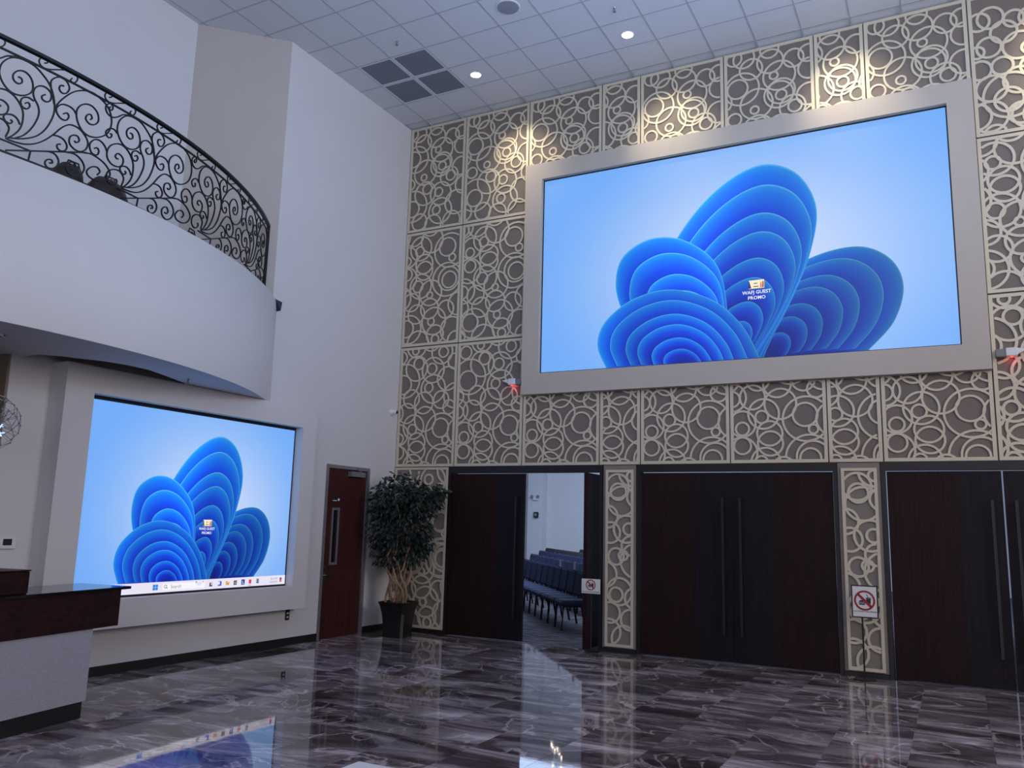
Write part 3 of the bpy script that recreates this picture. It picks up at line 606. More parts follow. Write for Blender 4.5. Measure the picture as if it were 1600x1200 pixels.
def wallpaper(F, W, H, parent, v0=0.0, d0=0.0012):
    """blue nested waves on a pale blue ground; v0 = bottom of the picture"""
    m = MB(); m.c = []; nx, ny = 32, 20
    for j in range(ny + 1):
        for i in range(nx + 1):
            u, v = i / nx, j / ny
            t = min(1.0, math.hypot((u - 0.56) * 1.25, (v - 0.42) * 0.95) / 0.80); t = t * t * (3 - 2 * t)
            m.v.append(F(u * W, v * H, d0)); m.c.append(s2l(lerp((207, 219, 248), (112, 170, 246), t)))
    for j in range(ny):
        for i in range(nx):
            a = j * (nx + 1) + i; m.f.append((a, a + 1, a + nx + 2, a + nx + 1))
    mesh('picture_ground', m, SCREEN, parent)
    d = d0 + 0.0006; hv = H - v0
    for out, (ax, ay), n, br, fan in LOBES:
        O = [(u + 0.028, v * 1.02) for u, v in catmull(out, 9)]; ax += 0.028
        m = MB(); m.c = []
        for k in range(n):
            s = 0.12 + 0.88 * (1 - k / n) ** 1.05
            s *= 1.0 if k == 0 else (1.015 if k % 2 else 0.985)
            ca, sa = math.cos(fan * k), math.sin(fan * k); P = []
            for u, v in O:
                du, dv = (u - ax) * s * 1.8, (v - ay) * s
                P.append((ax + (du * ca + dv * sa) / 1.8, max(0.0, ay - du * sa + dv * ca)))
            stops = [(1.0, (96, 200, 255)), (0.988, (24, 150, 255)), (0.95, (4, 122, 255)), (0.86, (0, 78, 246)), (0.74, (0, 46, 214)), (0.45, (0, 30, 180)), (0.0, (4, 40, 170))]
            rows = []
            for f_, colr in stops:
                row = []
                for (u, v) in P:
                    uu, vv = ax + (u - ax) * f_, max(0.0, ay + (v - ay) * f_)
                    g_ = br * (0.80 + 0.24 * min(1, max(0, vv / 0.7))) * (1.06 - 0.42 * max(0, (uu - 0.45)))
                    g_ = g_ * (0.93 + 0.07 * math.sin(9 * u + 5 * v + k))
                    row.append((len(m.v))); m.v.append(F(uu * W, v0 + vv * hv, d)); m.c.append(s2l(tuple(min(255, c * g_) for c in colr)))
                rows.append(row)
            for ra, rb in zip(rows, rows[1:]):
                for i in range(len(ra) - 1): m.f.append((ra[i], ra[i + 1], rb[i + 1], rb[i]))
            d += 0.00018
        mesh('blue_wave_lobe', m, SCREEN, parent)
    return d
def shortcut(F, u, v, s, d, parent):
    # small picture thumbnail of a promo file with its name beneath
    T = [([(u - 0.62 * s, v), (u + 0.62 * s, v), (u + 0.62 * s, v + 0.72 * s), (u - 0.62 * s, v + 0.72 * s)], d, (250, 236, 205)),
         ([(u - 0.62 * s, v), (u - 0.40 * s, v), (u - 0.55 * s, v + 0.6 * s), (u - 0.62 * s, v + 0.72 * s)], d + 0.0003, (40, 46, 90)),
         ([(u + 0.28 * s, v + 0.08 * s), (u + 0.42 * s, v + 0.08 * s), (u + 0.40 * s, v + 0.5 * s), (u + 0.32 * s, v + 0.56 * s)], d + 0.0003, (226, 110, 50)),
         ([(u + 0.44 * s, v + 0.06 * s), (u + 0.58 * s, v + 0.06 * s), (u + 0.58 * s, v + 0.55 * s), (u + 0.48 * s, v + 0.6 * s)], d + 0.0003, (170, 70, 40)),
         ([(u - 0.2 * s, v + 0.40 * s), (u + 0.08 * s, v + 0.40 * s), (u + 0.08 * s, v + 0.48 * s), (u - 0.2 * s, v + 0.48 * s)], d + 0.0003, (120, 110, 110)),
         ([(u - 0.24 * s, v + 0.14 * s), (u + 0.16 * s, v + 0.14 * s), (u + 0.16 * s, v + 0.22 * s), (u - 0.24 * s, v + 0.22 * s)], d + 0.0003, (120, 100, 90)),
         ([(u - 0.62 * s, v), (u + 0.62 * s, v), (u + 0.62 * s, v + 0.05 * s), (u - 0.62 * s, v + 0.05 * s)], d + 0.0004, (235, 190, 110))]
    flat('shortcut_thumbnail', F, T, parent)
    lettering('shortcut_name', F, 'WAFJ GUEST', 0.40 * s, u, v - 0.42 * s, d, (240, 240, 255), parent, 0.006 * s)
    lettering('shortcut_name', F, 'PROMO', 0.40 * s, u, v - 0.88 * s, d, (240, 240, 255), parent, 0.006 * s)
# ---- big screen on the lattice wall
BIG = thing('video_wall', 'huge wall-mounted screen with blue waves, high on the lattice wall', 'screen', (-2.61, 11.06, 3.594))
fm = MB(); fx0, fx1, fz0, fz1 = -5.68, 0.455, 3.594, 7.235; ox0, ox1, oz0, oz1 = -5.405, 0.165, 3.905, 6.968
for a in ((fx0, ox0, fz0, fz1), (ox1, fx1, fz0, fz1), (ox0, ox1, fz0, oz0), (ox0, ox1, oz1, fz1)): fm.box(a[0], a[1], 10.93, 11.06, a[2], a[3])
mesh('surround_frame', fm, FRAMEG, BIG)
P = mesh('screen_cabinet', MB().box(ox0 + 0.002, ox1 - 0.002, 11.0, 11.06, oz0 + 0.002, oz1 - 0.002), BLACK, BIG)
W_, H_ = 5.535, 3.02
F = face_back(-5.385, 11.0, 3.926)
d = wallpaper(F, W_, H_, P, 0.0)
shortcut(F, 0.575 * W_, 0.312 * H_, 0.165, d + 0.0005, P)
# ---- left screen in its white box
LFT = thing('lobby_screen', 'large screen with taskbar in a white boxed surround on the left wall', 'screen', (-8.02, 7.0, 0.505))
sm = MB(); y0, y1, z0, z1 = 5.13, 8.85, 0.505, 3.165; oy0, oy1, oz0, oz1 = 5.45, 8.585, 0.797, 2.893
for a in ((y0, oy0, z0, z1), (oy1, y1, z0, z1), (oy0, oy1, z0, oz0), (oy0, oy1, oz1, z1)): sm.box(-8.02, -7.77, a[0], a[1], a[2], a[3])
mesh('surround_box', sm, WHITE, LFT)
P = mesh('screen_cabinet', MB().box(-7.96, -7.90, oy0 + 0.002, oy1 - 0.002, oz0 + 0.002, oz1 - 0.002), BLACK, LFT)
W_, H_ = 3.10, 2.03; F = face_left(-7.90, 5.462, 0.822)
TB = 0.115
d = wallpaper(F, W_, H_, P, TB)
bx = [([(0, 0), (W_, 0), (W_, TB), (0, TB)], d + 0.0003, (232, 228, 246))]
tbar = flat('taskbar', F, bx, P)
ic = []; d += 0.0008
def R_(u, v, a, b, col, q=0.0): ic.append(([(u, v), (u + a, v), (u + a, v + b), (u, v + b)], d + q, col))
u0 = 1.03
for i in (0, 1):
    for j in (0, 1): R_(u0 + i * 0.036, 0.028 + j * 0.032, 0.033, 0.029, (20, 130, 225))
R_(1.16, 0.024, 0.60, 0.068, (248, 246, 252))
flat('start_button_and_search_box', F, ic, P); ic = []
th = [(1.20 + 0.020 * math.cos(a * PI / 8), 0.062 + 0.020 * math.sin(a * PI / 8)) for a in range(16)]
ti = [(1.20 + 0.014 * math.cos(a * PI / 8), 0.062 + 0.014 * math.sin(a * PI / 8)) for a in range(16)]
ic.append((th, d + 0.0004, (70, 70, 80))); ic.append((ti, d + 0.0006, (248, 246, 252))); ic.append(([(1.213, 0.048), (1.226, 0.036), (1.231, 0.041), (1.218, 0.053)], d + 0.0004, (70, 70, 80)))
flat('magnifier_icon', F, ic, P); ic = []
lettering('search_word', F, 'Search', 0.055, 1.345, 0.038, d + 0.0004, (110, 110, 120), P)
lettering('clock_time', F, '8:32 AM', 0.036, 2.90, 0.066, d + 0.0004, (120, 118, 130), P)
lettering('clock_date', F, '7/26/2024', 0.036, 2.89, 0.024, d + 0.0004, (120, 118, 130), P)
R_(1.64, 0.05, 0.07, 0.035, (40, 140, 220)); R_(1.62, 0.07, 0.02, 0.03, (120, 140, 90)); R_(1.72, 0.068, 0.02, 0.03, (200, 150, 150))
R_(1.83, 0.03, 0.045, 0.045, (60, 60, 70)); R_(1.85, 0.045, 0.03, 0.035, (205, 200, 190), 0.0003)
R_(1.96, 0.03, 0.055, 0.055, (60, 80, 200)); R_(1.955, 0.045, 0.035, 0.035, (225, 230, 245), 0.0003)
R_(2.08, 0.032, 0.062, 0.04, (245, 180, 60)); R_(2.08, 0.065, 0.03, 0.014, (225, 150, 40)); R_(2.10, 0.04, 0.025, 0.015, (70, 140, 210), 0.0003)
R_(2.21, 0.03, 0.05, 0.052, (50, 60, 80)); R_(2.222, 0.042, 0.012, 0.012, (90, 200, 220), 0.0003); R_(2.238, 0.042, 0.012, 0.012, (240, 200, 60), 0.0003); R_(2.222, 0.058, 0.028, 0.012, (220, 100, 60), 0.0003)
R_(2.335, 0.026, 0.055, 0.064, (20, 50, 140))
R_(2.46, 0.034, 0.042, 0.05, (225, 50, 70)); R_(2.455, 0.012, 0.05, 0.006, (90, 90, 110))
R_(2.585, 0.035, 0.05, 0.012, (70, 80, 100)); R_(2.585, 0.055, 0.05, 0.012, (70, 80, 100)); R_(2.585, 0.075, 0.05, 0.01, (70, 80, 100)); R_(2.604, 0.03, 0.012, 0.06, (70, 80, 100))
R_(3.0, 0.03, 0.04, 0.05, (220, 120, 60)); R_(3.005, 0.06, 0.03, 0.028, (70, 90, 150), 0.0003)
for k_ in range(0, 0): pass
APPS = {}
for q_ in ic:
    APPS.setdefault(round(min(p[0] for p in q_[0]) / 0.125 - 0.2), []).append(q_)
for q_ in APPS.values(): flat('app_icon', F, q_, P)['kind'] = 'stuff'
lettering('app_letter', F, 'L', 0.052, 2.364, 0.038, d + 0.0006, (245, 245, 255), P, 0.001)
shortcut(F, 0.555 * W_, 0.362 * H_, 0.105, d + 0.0003, P)

# ================================================================ RECEPTION DESK
DK = thing('reception_desk', 'reception desk with dark top band and white textured front', 'desk', (-6.6, 3.6, 0))
tilt = math.radians(10.5); pv = (-6.485, 4.76, 0)
def dk(n, m, mt): m.rot(tilt, pv); return mesh(n, m, mt, DK)
ex, ey = pv[0], pv[1]
dk('toe_kick', MB().box(ex - 0.75, ex - 0.01, ey - 2.6, ey - 0.01, 0, 0.136), BASEB)
dk('front_panel', MB().box(ex - 0.72, ex + 0.005, ey - 2.6, ey + 0.012, 0.136, 0.72), DESKW)
dk('fascia_band', MB().box(ex - 0.80, ex + 0.02, ey - 2.6, ey + 0.275, 0.715, 1.017), DESKD)
dk('granite_top', MB().box(ex - 0.55, ex + 0.035, ey - 2.6, ey + 0.375, 1.019, 1.042), GRANITE)
dk('back_counter', MB().box(ex - 1.25, ex - 0.80, ey - 2.4, ey + 0.20, 0.98, 1.01), TABLEW)
dk('back_counter_support', MB().box(ex - 1.22, ex - 0.85, ey - 2.35, ey + 0.15, 0.0, 0.98), DESKD)
bxm = thing('counter_box', 'dark box standing on the granite top of the reception desk', 'box', (-6.55, 3.95, 1.042))
m = MB(); m.rbox(ex - 0.47, ex - 0.02, ey - 1.15, ey - 0.66, 1.042, 1.215, 0.008); m.rot(tilt, pv); mesh('body', m, DESKD, bxm)
m = MB(); m.rbox(ex - 0.475, ex - 0.015, ey - 1.155, ey - 0.655, 1.215, 1.225, 0.003); m.rot(tilt, pv); mesh('lid', m, DESKD, bxm)

# wall fittings on the left wall
th_ = thing('thermostat', 'white thermostat with dark display left of the lobby screen', 'thermostat', (-8.02, 4.89, 1.32))
mesh('case', MB().rbox(-8.02, -7.995, 4.80, 4.965, 1.315, 1.425, 0.006), PLASTIC, th_)
mesh('display', MB().box(-7.996, -7.993, 4.835, 4.92, 1.35, 1.41), BLACK, th_)
ot = thing('wall_outlet', 'small dark power outlet under the right end of the lobby screen', 'outlet', (-8.02, 8.79, 0.36))
mesh('cover_plate', MB().rbox(-8.02, -8.012, 8.752, 8.83, 0.33, 0.475, 0.003), SIGNK, ot)
for z in (0.36, 0.41): mesh('socket', MB().box(-8.0125, -8.009, 8.775, 8.808, z, z + 0.022), PLASTIC, ot)
sc_ = thing('security_camera', 'small white dome camera high on the wall above the single door', 'camera', (-8.02, 10.886, 3.41))
mesh('mount', MB().lathe([(0.0, 0.0), (0.055, 0.0), (0.055, 0.03), (0.045, 0.05), (0.0, 0.05)], (-8.02, 10.886, 3.42), 20, 'x'), PLASTIC, sc_)
mesh('dome', MB().lathe([(0.045, 0.05), (0.043, 0.07), (0.03, 0.10), (0.012, 0.112), (0.0, 0.114)], (-8.02, 10.886, 3.42), 20, 'x'), PLASTIC, sc_)
mesh('lens', MB().lathe([(0.026, 0.096), (0.022, 0.116), (0.0, 0.12)], (-8.02, 10.895, 3.415), 14, 'x'), BLACK, sc_)
# warning units at the lower corners of the big screen
def beacon(x, z, s, label):
    t = thing('warning_beacon', label, 'beacon', (x, 11.06, z))
    y0, y1 = 10.95, 11.062
    mesh('body', MB().rbox(x - 0.06, x + 0.06, y0, y1, z - 0.045, z + 0.055, 0.008), PLASTIC, t)
    mesh('mesh_cover', MB().rbox(x + s * 0.06 + min(0, s) * 0.1, x + s * 0.06 + max(0, s) * 0.1, y0 + 0.01, y1, z - 0.045, z + 0.045, 0.004), GREYP, t)
    m = MB(); m.prism([(x - s * 0.06, z - 0.02), (x - s * 0.17, z + 0.03), (x - s * 0.06, z + 0.05)], 'y', y0 + 0.02, y1 - 0.02); mesh('arm', m, PLASTIC, t)
    mesh('red_light', MB().lathe([(0.0, -0.062), (0.012, -0.058), (0.014, -0.045)], (x, y0 + 0.03, z), 10), REDL, t)
    l = bpy.data.lights.new('red_glow', 'POINT'); l.energy = 0.10; l.color = (1, 0.1, 0.1); l.shadow_soft_size = 0.01
    o = bpy.data.objects.new('red_glow', l); C.objects.link(o); o.location = (x, y0 + 0.07, z - 0.085)
beacon(-5.86, 3.805, 1, 'white beacon with red light at the lower left of the big screen')
beacon(0.66, 3.78, -1, 'white beacon with red light at the lower right of the big screen')

# ================================================================ CEILING FITTINGS
def downlight(x, y, label, power=190):
    t = thing('downlight', label, 'light', (x, y, ZC + 0.004), 'ceiling downlights')
    mesh('trim_ring', MB().lathe([(0.095, -0.001), (0.093, -0.007), (0.080, -0.008), (0.075, 0.0)], (x, y, ZC), 28), PLASTIC, t)
    mesh('lamp_disc', MB().lathe([(0.076, -0.003), (0.045, -0.018), (0.0, -0.022)], (x, y, ZC), 24), BULB, t)
    spot('downlight_beam', (x, y, ZC - 0.03), (x + 0.30, 11.06, 7.3), power, (1.0, 0.86, 0.62), 62, 1.0)
downlight(-6.09, 9.975, 'lit recessed downlight beside the dark ceiling grilles')
downlight(-3.66, 9.975, 'lit recessed downlight in the ceiling above the big screen')
for x in (-1.23, 1.20):
    spot('downlight_beam', (x, 9.975, ZC - 0.03), (x + 0.30, 11.06, 7.3), 190, (1.0, 0.86, 0.62), 62, 1.0)
LB = ['far left', 'front left', 'back left', 'back right']
for (x, y), nm in zip(VENT, ('front left', 'front right', 'rear left', 'rear right')):
    t = thing('return_grille', 'dark square ceiling grille, the ' + nm + ' of the block of four', 'grille', (x + 0.305, y + 0.305, ZC), 'ceiling return grilles')
    mesh('perforated_plate', MB().box(x + 0.03, x + 0.58, y + 0.03, y + 0.58, ZC + 0.001, ZC + 0.006), GRILLE, t)
    m = MB(); m.box(x + 0.006, x + 0.604, y + 0.006, y + 0.032, ZC - 0.004, ZC + 0.01); m.box(x + 0.006, x + 0.604, y + 0.578, y + 0.604, ZC - 0.004, ZC + 0.01); m.box(x + 0.006, x + 0.032, y + 0.032, y + 0.578, ZC - 0.004, ZC + 0.01); m.box(x + 0.578, x + 0.604, y + 0.032, y + 0.578, ZC - 0.004, ZC + 0.01)
    mesh('edge_frame', m, TILEC, t)
t = thing('ceiling_speaker', 'round grey ceiling speaker at the top edge of the photo', 'speaker', (-4.86, 8.71, ZC))
mesh('trim_ring', MB().lathe([(0.165, 0.002), (0.163, -0.008), (0.145, -0.010)], (-4.86, 8.71, ZC), 32), PLASTIC, t)
mesh('mesh_cover', MB().lathe([(0.146, -0.009), (0.08, -0.014), (0.0, -0.016)], (-4.86, 8.71, ZC), 32), SPKG, t)
def sprinkler(x, y, z, label, k=0.62):
    t = thing('fire_sprinkler', label, 'sprinkler', (x, y, z), 'fire sprinklers')
    mesh('escutcheon', MB().lathe([(0.035 * k, 0.0), (0.03 * k, -0.008 * k), (0.012 * k, -0.012 * k)], (x, y, z), 16), CHROME, t)
    mesh('stem', MB().tube([(x, y, z), (x, y, z - 0.05 * k)], 0.014 * k, 8), GREYP, t)
    m = MB(); m.tube([(x - 0.014 * k, y, z - 0.045 * k), (x - 0.018 * k, y, z - 0.07 * k), (x, y, z - 0.085 * k)], 0.006 * k, 5); m.tube([(x + 0.014 * k, y, z - 0.045 * k), (x + 0.018 * k, y, z - 0.07 * k), (x, y, z - 0.085 * k)], 0.006 * k, 5)
    mesh('yoke', m, GREYP, t)
    mesh('deflector', MB().lathe([(0.0, -0.083 * k), (0.036 * k, -0.085 * k), (0.036 * k, -0.095 * k), (0.0, -0.095 * k)], (x, y, z), 12), GREYP, t)
sprinkler(-6.66, 8.73, ZC, 'sprinkler head in the ceiling in front of the dark grilles')
sprinkler(-3.605, 9.33, ZC, 'sprinkler head in the ceiling beside the downlight above the big screen')
sprinkler(-7.46, 6.34, ZS, 'sprinkler head under the balcony above the lobby screen')
t = thing('slot_downlight', 'small unlit round light in the dark slot under the balcony', 'light', (-7.95, 6.3, ZS + 0.3))
mesh('trim_ring', MB().lathe([(0.075, 0.0), (0.07, -0.012), (0.052, -0.012)], (-7.93, 6.28, ZS + 0.3), 20), PLASTIC, t)
mesh('lens', MB().lathe([(0.053, -0.004), (0.0, -0.006)], (-7.93, 6.28, ZS + 0.3), 20), SPKG, t)

# orb pendant at the left edge
oc = Vector((-7.22, 4.11, 2.41)); RO = 0.245
ob = thing('orb_chandelier', 'wire and crystal orb chandelier with blue lights at the left edge', 'chandelier', (oc.x, oc.y, ZS))
mesh('cord', MB().tube([(oc.x, oc.y, ZS), (oc.x, oc.y, oc.z)], 0.006, 6), CHROME, ob)
mesh('canopy', MB().lathe([(0.0, 0.0), (0.06, 0.0), (0.055, -0.02), (0.0, -0.03)], (oc.x, oc.y, ZS), 18), CHROME, ob)
mesh('core', MB().lathe([(0.0, -0.04), (0.03, -0.03), (0.04, 0), (0.03, 0.03), (0.0, 0.04)], tuple(oc), 12), CHROME, ob)
rnd = random.Random(3)
wires = MB(); sp_ = []
for i in range(70):
    z = 1 - 2 * (i + 0.5) / 70; a = i * 2.39996; r = math.sqrt(1 - z * z); dv = Vector((r * math.cos(a), r * math.sin(a), z)); sp_.append(dv)
    wires.tube([oc + dv * 0.03, oc + dv * RO], 0.0022, 4)
for i, dv in enumerate(sp_):
    nb = sorted(range(70), key=lambda j: (sp_[j] - dv).length)[1:4]
    for j in nb:
        if j > i: wires.tube([oc + dv * RO, oc + sp_[j] * RO], 0.0022, 4)
o = mesh('wire_cage', wires, DARKW, ob)
m = MB()
for dv in sp_: m.lathe([(0.0, -0.011), (0.009, 0.0), (0.0, 0.011)], tuple(oc + dv * RO), 5)
o = mesh('crystals', m, CRYST, ob); o['kind'] = 'stuff'
for k in range(7):
    dv = sp_[(k * 9 + 4) % 70]; c0 = oc + dv * 0.13; m = MB()
    for q in range(3):
        ax = Vector((rnd.uniform(-1, 1), rnd.uniform(-1, 1), rnd.uniform(-1, 1))).normalized() * 0.035
        m.tube([c0 - ax, c0 + ax], 0.005, 4)
    mesh('led_star', m, LEDB, ob)

# ================================================================ POTTED TREE
px, py = -7.40, 10.47
pl = thing('potted_ficus', 'tall leafy potted tree in a black planter in the corner', 'plant', (px, py, 0))
m = MB(); prof = [(0.165, 0.0), (0.168, 0.10), (0.175, 0.22), (0.19, 0.34), (0.215, 0.44), (0.24, 0.50), (0.228, 0.505), (0.20, 0.47)]
n0 = len(m.v)
for r, h in prof:
    q = r * 0.18
    m.v += [(px + a, py + b, h) for a, b in ((-r + q, -r), (r - q, -r), (r, -r + q), (r, r - q), (r - q, r), (-r + q, r), (-r, r - q), (-r, -r + q))]
for k in range(len(prof) - 1):
    for i in range(8):
        j = (i + 1) % 8; m.f.append((k * 8 + i, k * 8 + j, k * 8 + 8 + j, k * 8 + 8 + i))
m.f.append(tuple(range(7, -1, -1)))
m.rot(0.12, (px, py, 0)); mesh('planter', m, POTM, pl)
so_ = MB(); so_.lathe([(0.205, 0.47), (0.12, 0.50), (0.0, 0.515)], (px, py, 0.0), 16); mesh('soil', so_, SOIL, pl)
rnd = random.Random(11)
tips = []
for k in range(13):
    a = 2 * PI * k / 13 + rnd.uniform(-0.3, 0.3); P = []
    r0 = rnd.uniform(0.05, 0.16)
    for i in range(9):
        t = i / 8; aa = a + 1.5 * t * (1 if k % 2 else -1)
        r = r0 + 0.05 * math.sin(6 * t + k) + 0.13 * t
        P.append((px - 0.03 * t + r * math.cos(aa), py + r * math.sin(aa) * 0.8, 0.48 + t * rnd.uniform(0.66, 0.86)))
    P.sort(key=lambda p: p[2])
    mesh('twisted_trunk', MB().tube(P, 0.020, 6, taper=0.012), BARK, pl); tips.append(P[-1])
CR = [((-7.52, 10.55, 2.02), (0.46, 0.42, 0.40)), ((-7.55, 10.52, 1.60), (0.47, 0.42, 0.42)), ((-7.50, 10.55, 1.25), (0.42, 0.36, 0.30)), ((-7.20, 10.62, 1.98), (0.34, 0.3, 0.26)), ((-7.70, 10.45, 1.9), (0.24, 0.26, 0.36)), ((-7.25, 10.55, 1.45), (0.28, 0.3, 0.35)), ((-7.02, 10.70, 2.12), (0.20, 0.2, 0.12))]
br = MB()
for i in range(26):
    (c, s) = CR[i % len(CR)]; t0 = rnd.choice(tips)
    e = Vector((c[0] + rnd.uniform(-.7, .7) * s[0], c[1] + rnd.uniform(-.7, .7) * s[1], c[2] + rnd.uniform(-.7, .7) * s[2]))
    mid = (Vector(t0) + e) / 2 + Vector((rnd.uniform(-.06, .06), rnd.uniform(-.06, .06), 0.05))
    br.tube([t0, tuple(mid), tuple(e)], 0.010, 5, taper=0.004)
mesh('branches', br, BARK, pl)
lv = MB()
def leafq(c, d, L):
    d = d.normalized(); s = d.cross(Vector((0, 0, 1)))
    if s.length < 0.05: s = Vector((1, 0, 0))
    s.normalize(); s = (Matrix.Rotation(rnd.uniform(-1, 1), 3, d) @ s); nrm = s.cross(d)
    w_ = L * 0.27
    n = len(lv.v)
    lv.v += [tuple(c), tuple(c + d * L * .35 + s * w_ + nrm * .008), tuple(c + d * L * .5 - nrm * .006), tuple(c + d * L * .35 - s * w_ + nrm * .008), tuple(c + d * L - nrm * .02), tuple(c + d * L * .7 + s * w_ * .75), tuple(c + d * L * .7 - s * w_ * .75)]
    lv.f += [(n, n + 1, n + 2), (n, n + 2, n + 3), (n + 1, n + 5, n + 2), (n + 5, n + 4, n + 2), (n + 2, n + 4, n + 6), (n + 2, n + 6, n + 3)]
for i in range(2600):
    (c, s) = CR[rnd.choices(range(7), weights=(6, 6, 4, 3, 2, 3, 1))[0]]
    v = Vector((rnd.gauss(0, 1), rnd.gauss(0, 1), rnd.gauss(0, 1))).normalized() * (rnd.random() ** 0.35)
    p = Vector((c[0] + v.x * s[0], c[1] + v.y * s[1], c[2] + v.z * s[2]))
    if p.x < -7.97 or p.y > 11.0: continue
    dd = Vector((v.x + rnd.uniform(-.6, .6), v.y + rnd.uniform(-.6, .6), v.z * 0.4 - 0.5 + rnd.uniform(-.5, .5)))
    L = rnd.uniform(0.07, 0.115)
    q = p + dd.normalized() * L
    if q.x < -8.0 or q.y > 11.04: continue
    leafq(p, dd, L)
o = mesh('foliage', lv, LEAF, pl); o['kind'] = 'stuff'

# ================================================================ SIGNS ON STANDS
def nofood(F, w_, h_, cx, cz, r, t, words, fs, vtx):
    """red ring with a slash over a burger and a cup, words beneath"""
    m = MB()
    n = 32
    for i in range(n):
        a, b = 2 * PI * i / n, 2 * PI * (i + 1) / n
        m.quad(*[F(cx + q * math.cos(x), cz + q * math.sin(x), 0.0026) for q, x in ((r, a), (r, b), (r * 0.82, b), (r * 0.82, a))])
    k = 0.088 * r; e = 0.60 * r
    m.quad(F(cx - e - k, cz + e - k, 0.0026), F(cx + e - k, cz - e - k, 0.0026), F(cx + e + k, cz - e + k, 0.0026), F(cx - e + k, cz + e + k, 0.0026))
    mesh('prohibition_ring', m, SIGNR, t)
    m = MB()
    def blob(pts):
        q = len(m.v); m.v += [F(cx + u * r, cz + v * r, 0.0020) for u, v in pts]; m.f.append(tuple(range(q, q + len(pts))))
    blob([(-0.55 + 0.30 * 1 - 0.30 * math.cos(PI * i / 10), -0.16 + 0.20 * math.sin(PI * i / 10)) for i in range(11)][::-1])
    blob([(-0.57, -0.20), (0.07, -0.20), (0.07, -0.27), (-0.57, -0.27)][::-1]); blob([(-0.55, -0.31), (0.05, -0.31), (0.0, -0.44), (-0.5, -0.44)][::-1])
    blob([(0.14, 0.20), (0.60, 0.20), (0.54, -0.44), (0.20, -0.44)][::-1]); blob([(0.11, 0.22), (0.63, 0.22), (0.60, 0.30), (0.14, 0.30)]); blob([(0.32, 0.30), (0.38, 0.30), (0.24, 0.62), (0.18, 0.60)])
    mesh('food_and_drink_symbol', m, SIGNK, t)
    V, f = text_mesh(words, fs); mm = MB(); mm.v = [F(cx + p[0], vtx + p[1], 0.0022) for p in V]; mm.f = f
    mesh('sign_words', mm, SIGNK, t)
def stand_sign(x, y, z0, w_, h_, label, border, ring_c, r, words, fs, vtx, base_x=0.0):
    t = thing('sign_stand', label, 'sign', (x + base_x, y, 0))
    if border: mesh('sign_frame', MB().box(x - w_ / 2 - 0.014, x + w_ / 2 + 0.014, y, y + 0.012, z0 - 0.014, z0 + h_ + 0.014), BLACK, t)
    b = mesh('sign_board', MB().box(x - w_ / 2, x + w_ / 2, y - 0.003, y + 0.01, z0, z0 + h_), SIGNW, t)
    nofood(face_back(x, y - 0.003, z0), w_, h_, 0, ring_c, r, b, words, fs, vtx)
    mesh('pole', MB().tube([(x + base_x, y + 0.02, 0.01), (x + base_x, y + 0.02, z0 + h_ * 0.5)], 0.010, 8), BLACK, t)
    mesh('base_plate', MB().lathe([(0.0, 0.018), (0.11, 0.014), (0.125, 0.006), (0.125, 0.0), (0.0, 0.0)], (x + base_x, y + 0.02, 0), 28), BLACK, t)
stand_sign(-4.49, 10.86, 0.77, 0.272, 0.195, 'low sign stand with a landscape white no food board beside the open doorway', False, 0.115, 0.072, 'NO FOOD OR DRINK', 0.026, 0.012)
stand_sign(-1.015, 10.84, 0.715, 0.262, 0.345, 'sign stand with portrait black framed no food board before the right lattice pilaster', True, 0.185, 0.115, 'NO FOOD OR DRINK', 0.026, 0.05, -0.035)

# ================================================================ TABLE CORNER AT THE BOTTOM EDGE
t = thing('side_table', 'white topped table whose corner shows at the bottom edge', 'table', (-1.40, 2.35, 0))
mesh('tabletop', MB().rbox(-2.06, -0.80, 2.00, 2.705, 0.735, 0.767, 0.004), TABLEW, t)
for x in (-1.98, -0.88):
    for y in (2.08, 2.62): mesh('leg', MB().tube([(x, y, 0), (x, y, 0.736)], 0.02, 8), CHROME, t)

# ================================================================ HALL BEHIND THE DOORS
h = MB(); h.box(-18, 6, 11.05, 28.2, -0.12, -0.002); FH = struct('floor_hall', h, CARPET)
h = MB(); h.box(-18, 6, 28.0, 28.2, 0, 6.2); h.box(-13.95, -13.35, 27.6, 28.0, 0, 6.2); struct('wall_hall_far', h, WHITE)
h = MB(); h.box(-18.2, -18, 11.35, 28.2, 0, 6.2); struct('wall_hall_left', h, WHITE)
h = MB(); h.box(6, 6.2, 11.35, 28.2, 0, 6.2); struct('wall_hall_right', h, WHITE)
h = MB(); h.box(-18, 6.2, 11.35, 28.2, 6.2, 6.3); struct('ceiling_hall', h, WHITE)
def tagw(x): return x
t = thing('emergency_light', 'small twin-head emergency light on the far wall of the hall beyond the doorway', 'light', (-13.6, 27.6, 2.6))
mesh('case', MB().rbox(-13.72, -13.50, 27.54, 27.6, 2.58, 2.70, 0.01), PLASTIC, t)
for q in (-0.12, 0.12): mesh('lamp_head', MB().lathe([(0.0, -0.09), (0.055, -0.08), (0.04, 0.0), (0.0, 0.01)], (-13.61 + q, 27.56, 2.72), 12, 'y'), GREYP, t)
t = thing('wall_speaker', 'small black device on the far wall of the hall beneath the emergency light', 'device', (-13.58, 27.6, 2.05))
mesh('case', MB().rbox(-13.66, -13.48, 27.50, 27.6, 1.96, 2.16, 0.02), BLACK, t)
mesh('front_mesh', MB().lathe([(0.0, -0.11), (0.06, -0.105), (0.06, -0.09)], (-13.57, 27.6, 2.06), 14, 'y'), GREYP, t)
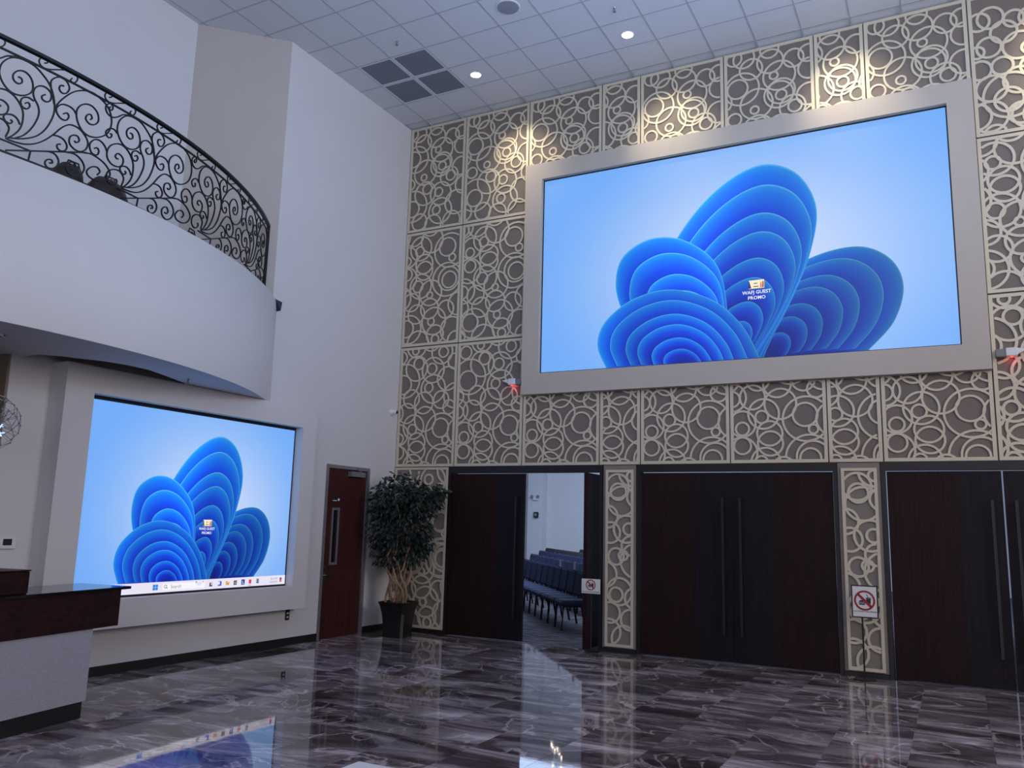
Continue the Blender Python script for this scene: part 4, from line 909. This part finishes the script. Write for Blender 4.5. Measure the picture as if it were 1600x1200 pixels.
# chairs in slanted rows
fx = Vector((-0.78, -0.62, 0)); ux = Vector((-0.62, 0.78, 0))
def chair_meshes(cush):
    """local frame: +x = facing direction, y sideways"""
    D = {}
    D['seat'] = (MB().rbox(-0.24, 0.24, -0.245, 0.245, 0.385, 0.475, 0.03), cush)
    b = MB().rbox(-0.285, -0.225, -0.235, 0.235, 0.50, 0.90, 0.025); b.v = [(x - (z - 0.5) * 0.16, y, z) for x, y, z in b.v]; D['backrest'] = (b, cush)
    f = MB()
    for s in (-1, 1): f.tube([(0.2, s * 0.225, 0.375), (-0.24, s * 0.225, 0.375), (-0.27, s * 0.225, 0.52), (-0.33, s * 0.225, 0.86)], 0.011, 5)
    D['frame'] = (f, BLACK)
    for n, (s, q) in enumerate(((-1, 0), (1, 0), (-1, 1), (1, 1))):
        m = MB().tube([(0.19, s * 0.225, 0.38), (0.215, s * 0.23, 0.0)], 0.012, 5) if q == 0 else MB().tube([(-0.24, s * 0.225, 0.38), (-0.31, s * 0.23, 0.0)], 0.012, 5)
        D['leg' + '.%03d' % n] = (m, BLACK)
    out = []
    for k, (m, mt) in D.items():
        nm = k.split('.')[0]; me = bpy.data.meshes.new(nm); me.from_pydata(m.v, [], m.f); me.materials.append(mt); out.append((nm, me))
    return out
CHN, CHF = chair_meshes(FABRIC), chair_meshes(FABRICD)
ORD = ['first', 'second', 'third', 'fourth', 'fifth', 'sixth', 'seventh', 'eighth', 'ninth', 'tenth', 'eleventh', 'twelfth', 'thirteenth', 'fourteenth']
A0 = Vector((-5.76, 12.72, 0)) + ux * 0.24 - fx * 0.22
ang = math.atan2(fx.y, fx.x)
for k in range(14):
    a = A0 - fx * 0.95 * k; row = []
    for j in range(-40, 40):
        p = a + ux * 0.53 * j
        if k == 0 and j < 0: continue
        rt = p.x / p.y
        lo = -0.535 if k < 4 else -0.53
        if not (lo < rt < -0.405) or p.y < 12.3 or p.y > 26.8: continue
        row.append((p, j))
    row.sort(key=lambda q: q[0].y)
    for i, (p, j) in enumerate(row[:14]):
        far = k >= 3
        t = bpy.data.objects.new('stacking_chair', None); C.objects.link(t); t.location = p; t.rotation_euler = (0, 0, ang + random.uniform(-0.02, 0.02)); t.empty_display_size = 0.1
        nm = ('nearest' if k == 0 else ORD[k]) + ' row'
        tag(t, ('brown' if far else 'navy') + ' padded chair in the ' + nm + ' beyond the open door, ' + ORD[i] + ' from the near end', 'chair', 'hall chairs in slanted rows')
        for n_, me in (CHF if far else CHN):
            c = bpy.data.objects.new(n_, me); C.objects.link(c); c.parent = t
        if k == 0 and j in (1, 3) or (k == 1 and i == 1):
            pass
# leaflets tucked over chair backs
cards = []
for n_, (k, j) in enumerate(((0, 4), (0, 2), (0, 0))):
    p = A0 - fx * 0.95 * k + ux * 0.53 * j - fx * 0.30 + Vector((0, 0, 0.902))
    m = MB().box(-0.03, -0.026, -0.07, 0.07, 0, 0.13); 
    t = mesh('leaflet', m, PAPER); t.location = p; t.rotation_euler = (0, 0, ang)
    tag(t, 'white leaflet on a chair of the nearest hall row, ' + ('leftmost', 'middle', 'rightmost')[n_] + ' of three', 'leaflet', 'leaflets on the hall chairs')
# hall chandelier: bulbs that show only in the polished floor
hc = thing('hall_chandelier', 'cluster of small bulbs hanging in the hall, mirrored in the polished floor', 'chandelier', (-10.05, 22, 6.2))
mesh('drop_rod', MB().tube([(-10.05, 22, 6.2), (-10.05, 22, 4.9)], 0.012, 6), CHROME, hc)
for bx_, bz_ in ((-10.208, 4.253), (-10.168, 4.314), (-10.109, 4.372), (-10.032, 4.344), (-9.972, 4.452), (-9.913, 4.559), (-10.159, 4.759), (-9.909, 4.788)):
    bz2 = bz_
    mesh('arm', MB().tube([(-10.05, 22, 4.9), (bx_, 22, bz2)], 0.005, 4), CHROME, hc)
    mesh('bulb', MB().lathe([(0.0, -0.028), (0.022, -0.016), (0.026, 0), (0.015, 0.022), (0.0, 0.028)], (bx_, 22, bz2), 10), BULBS, hc)
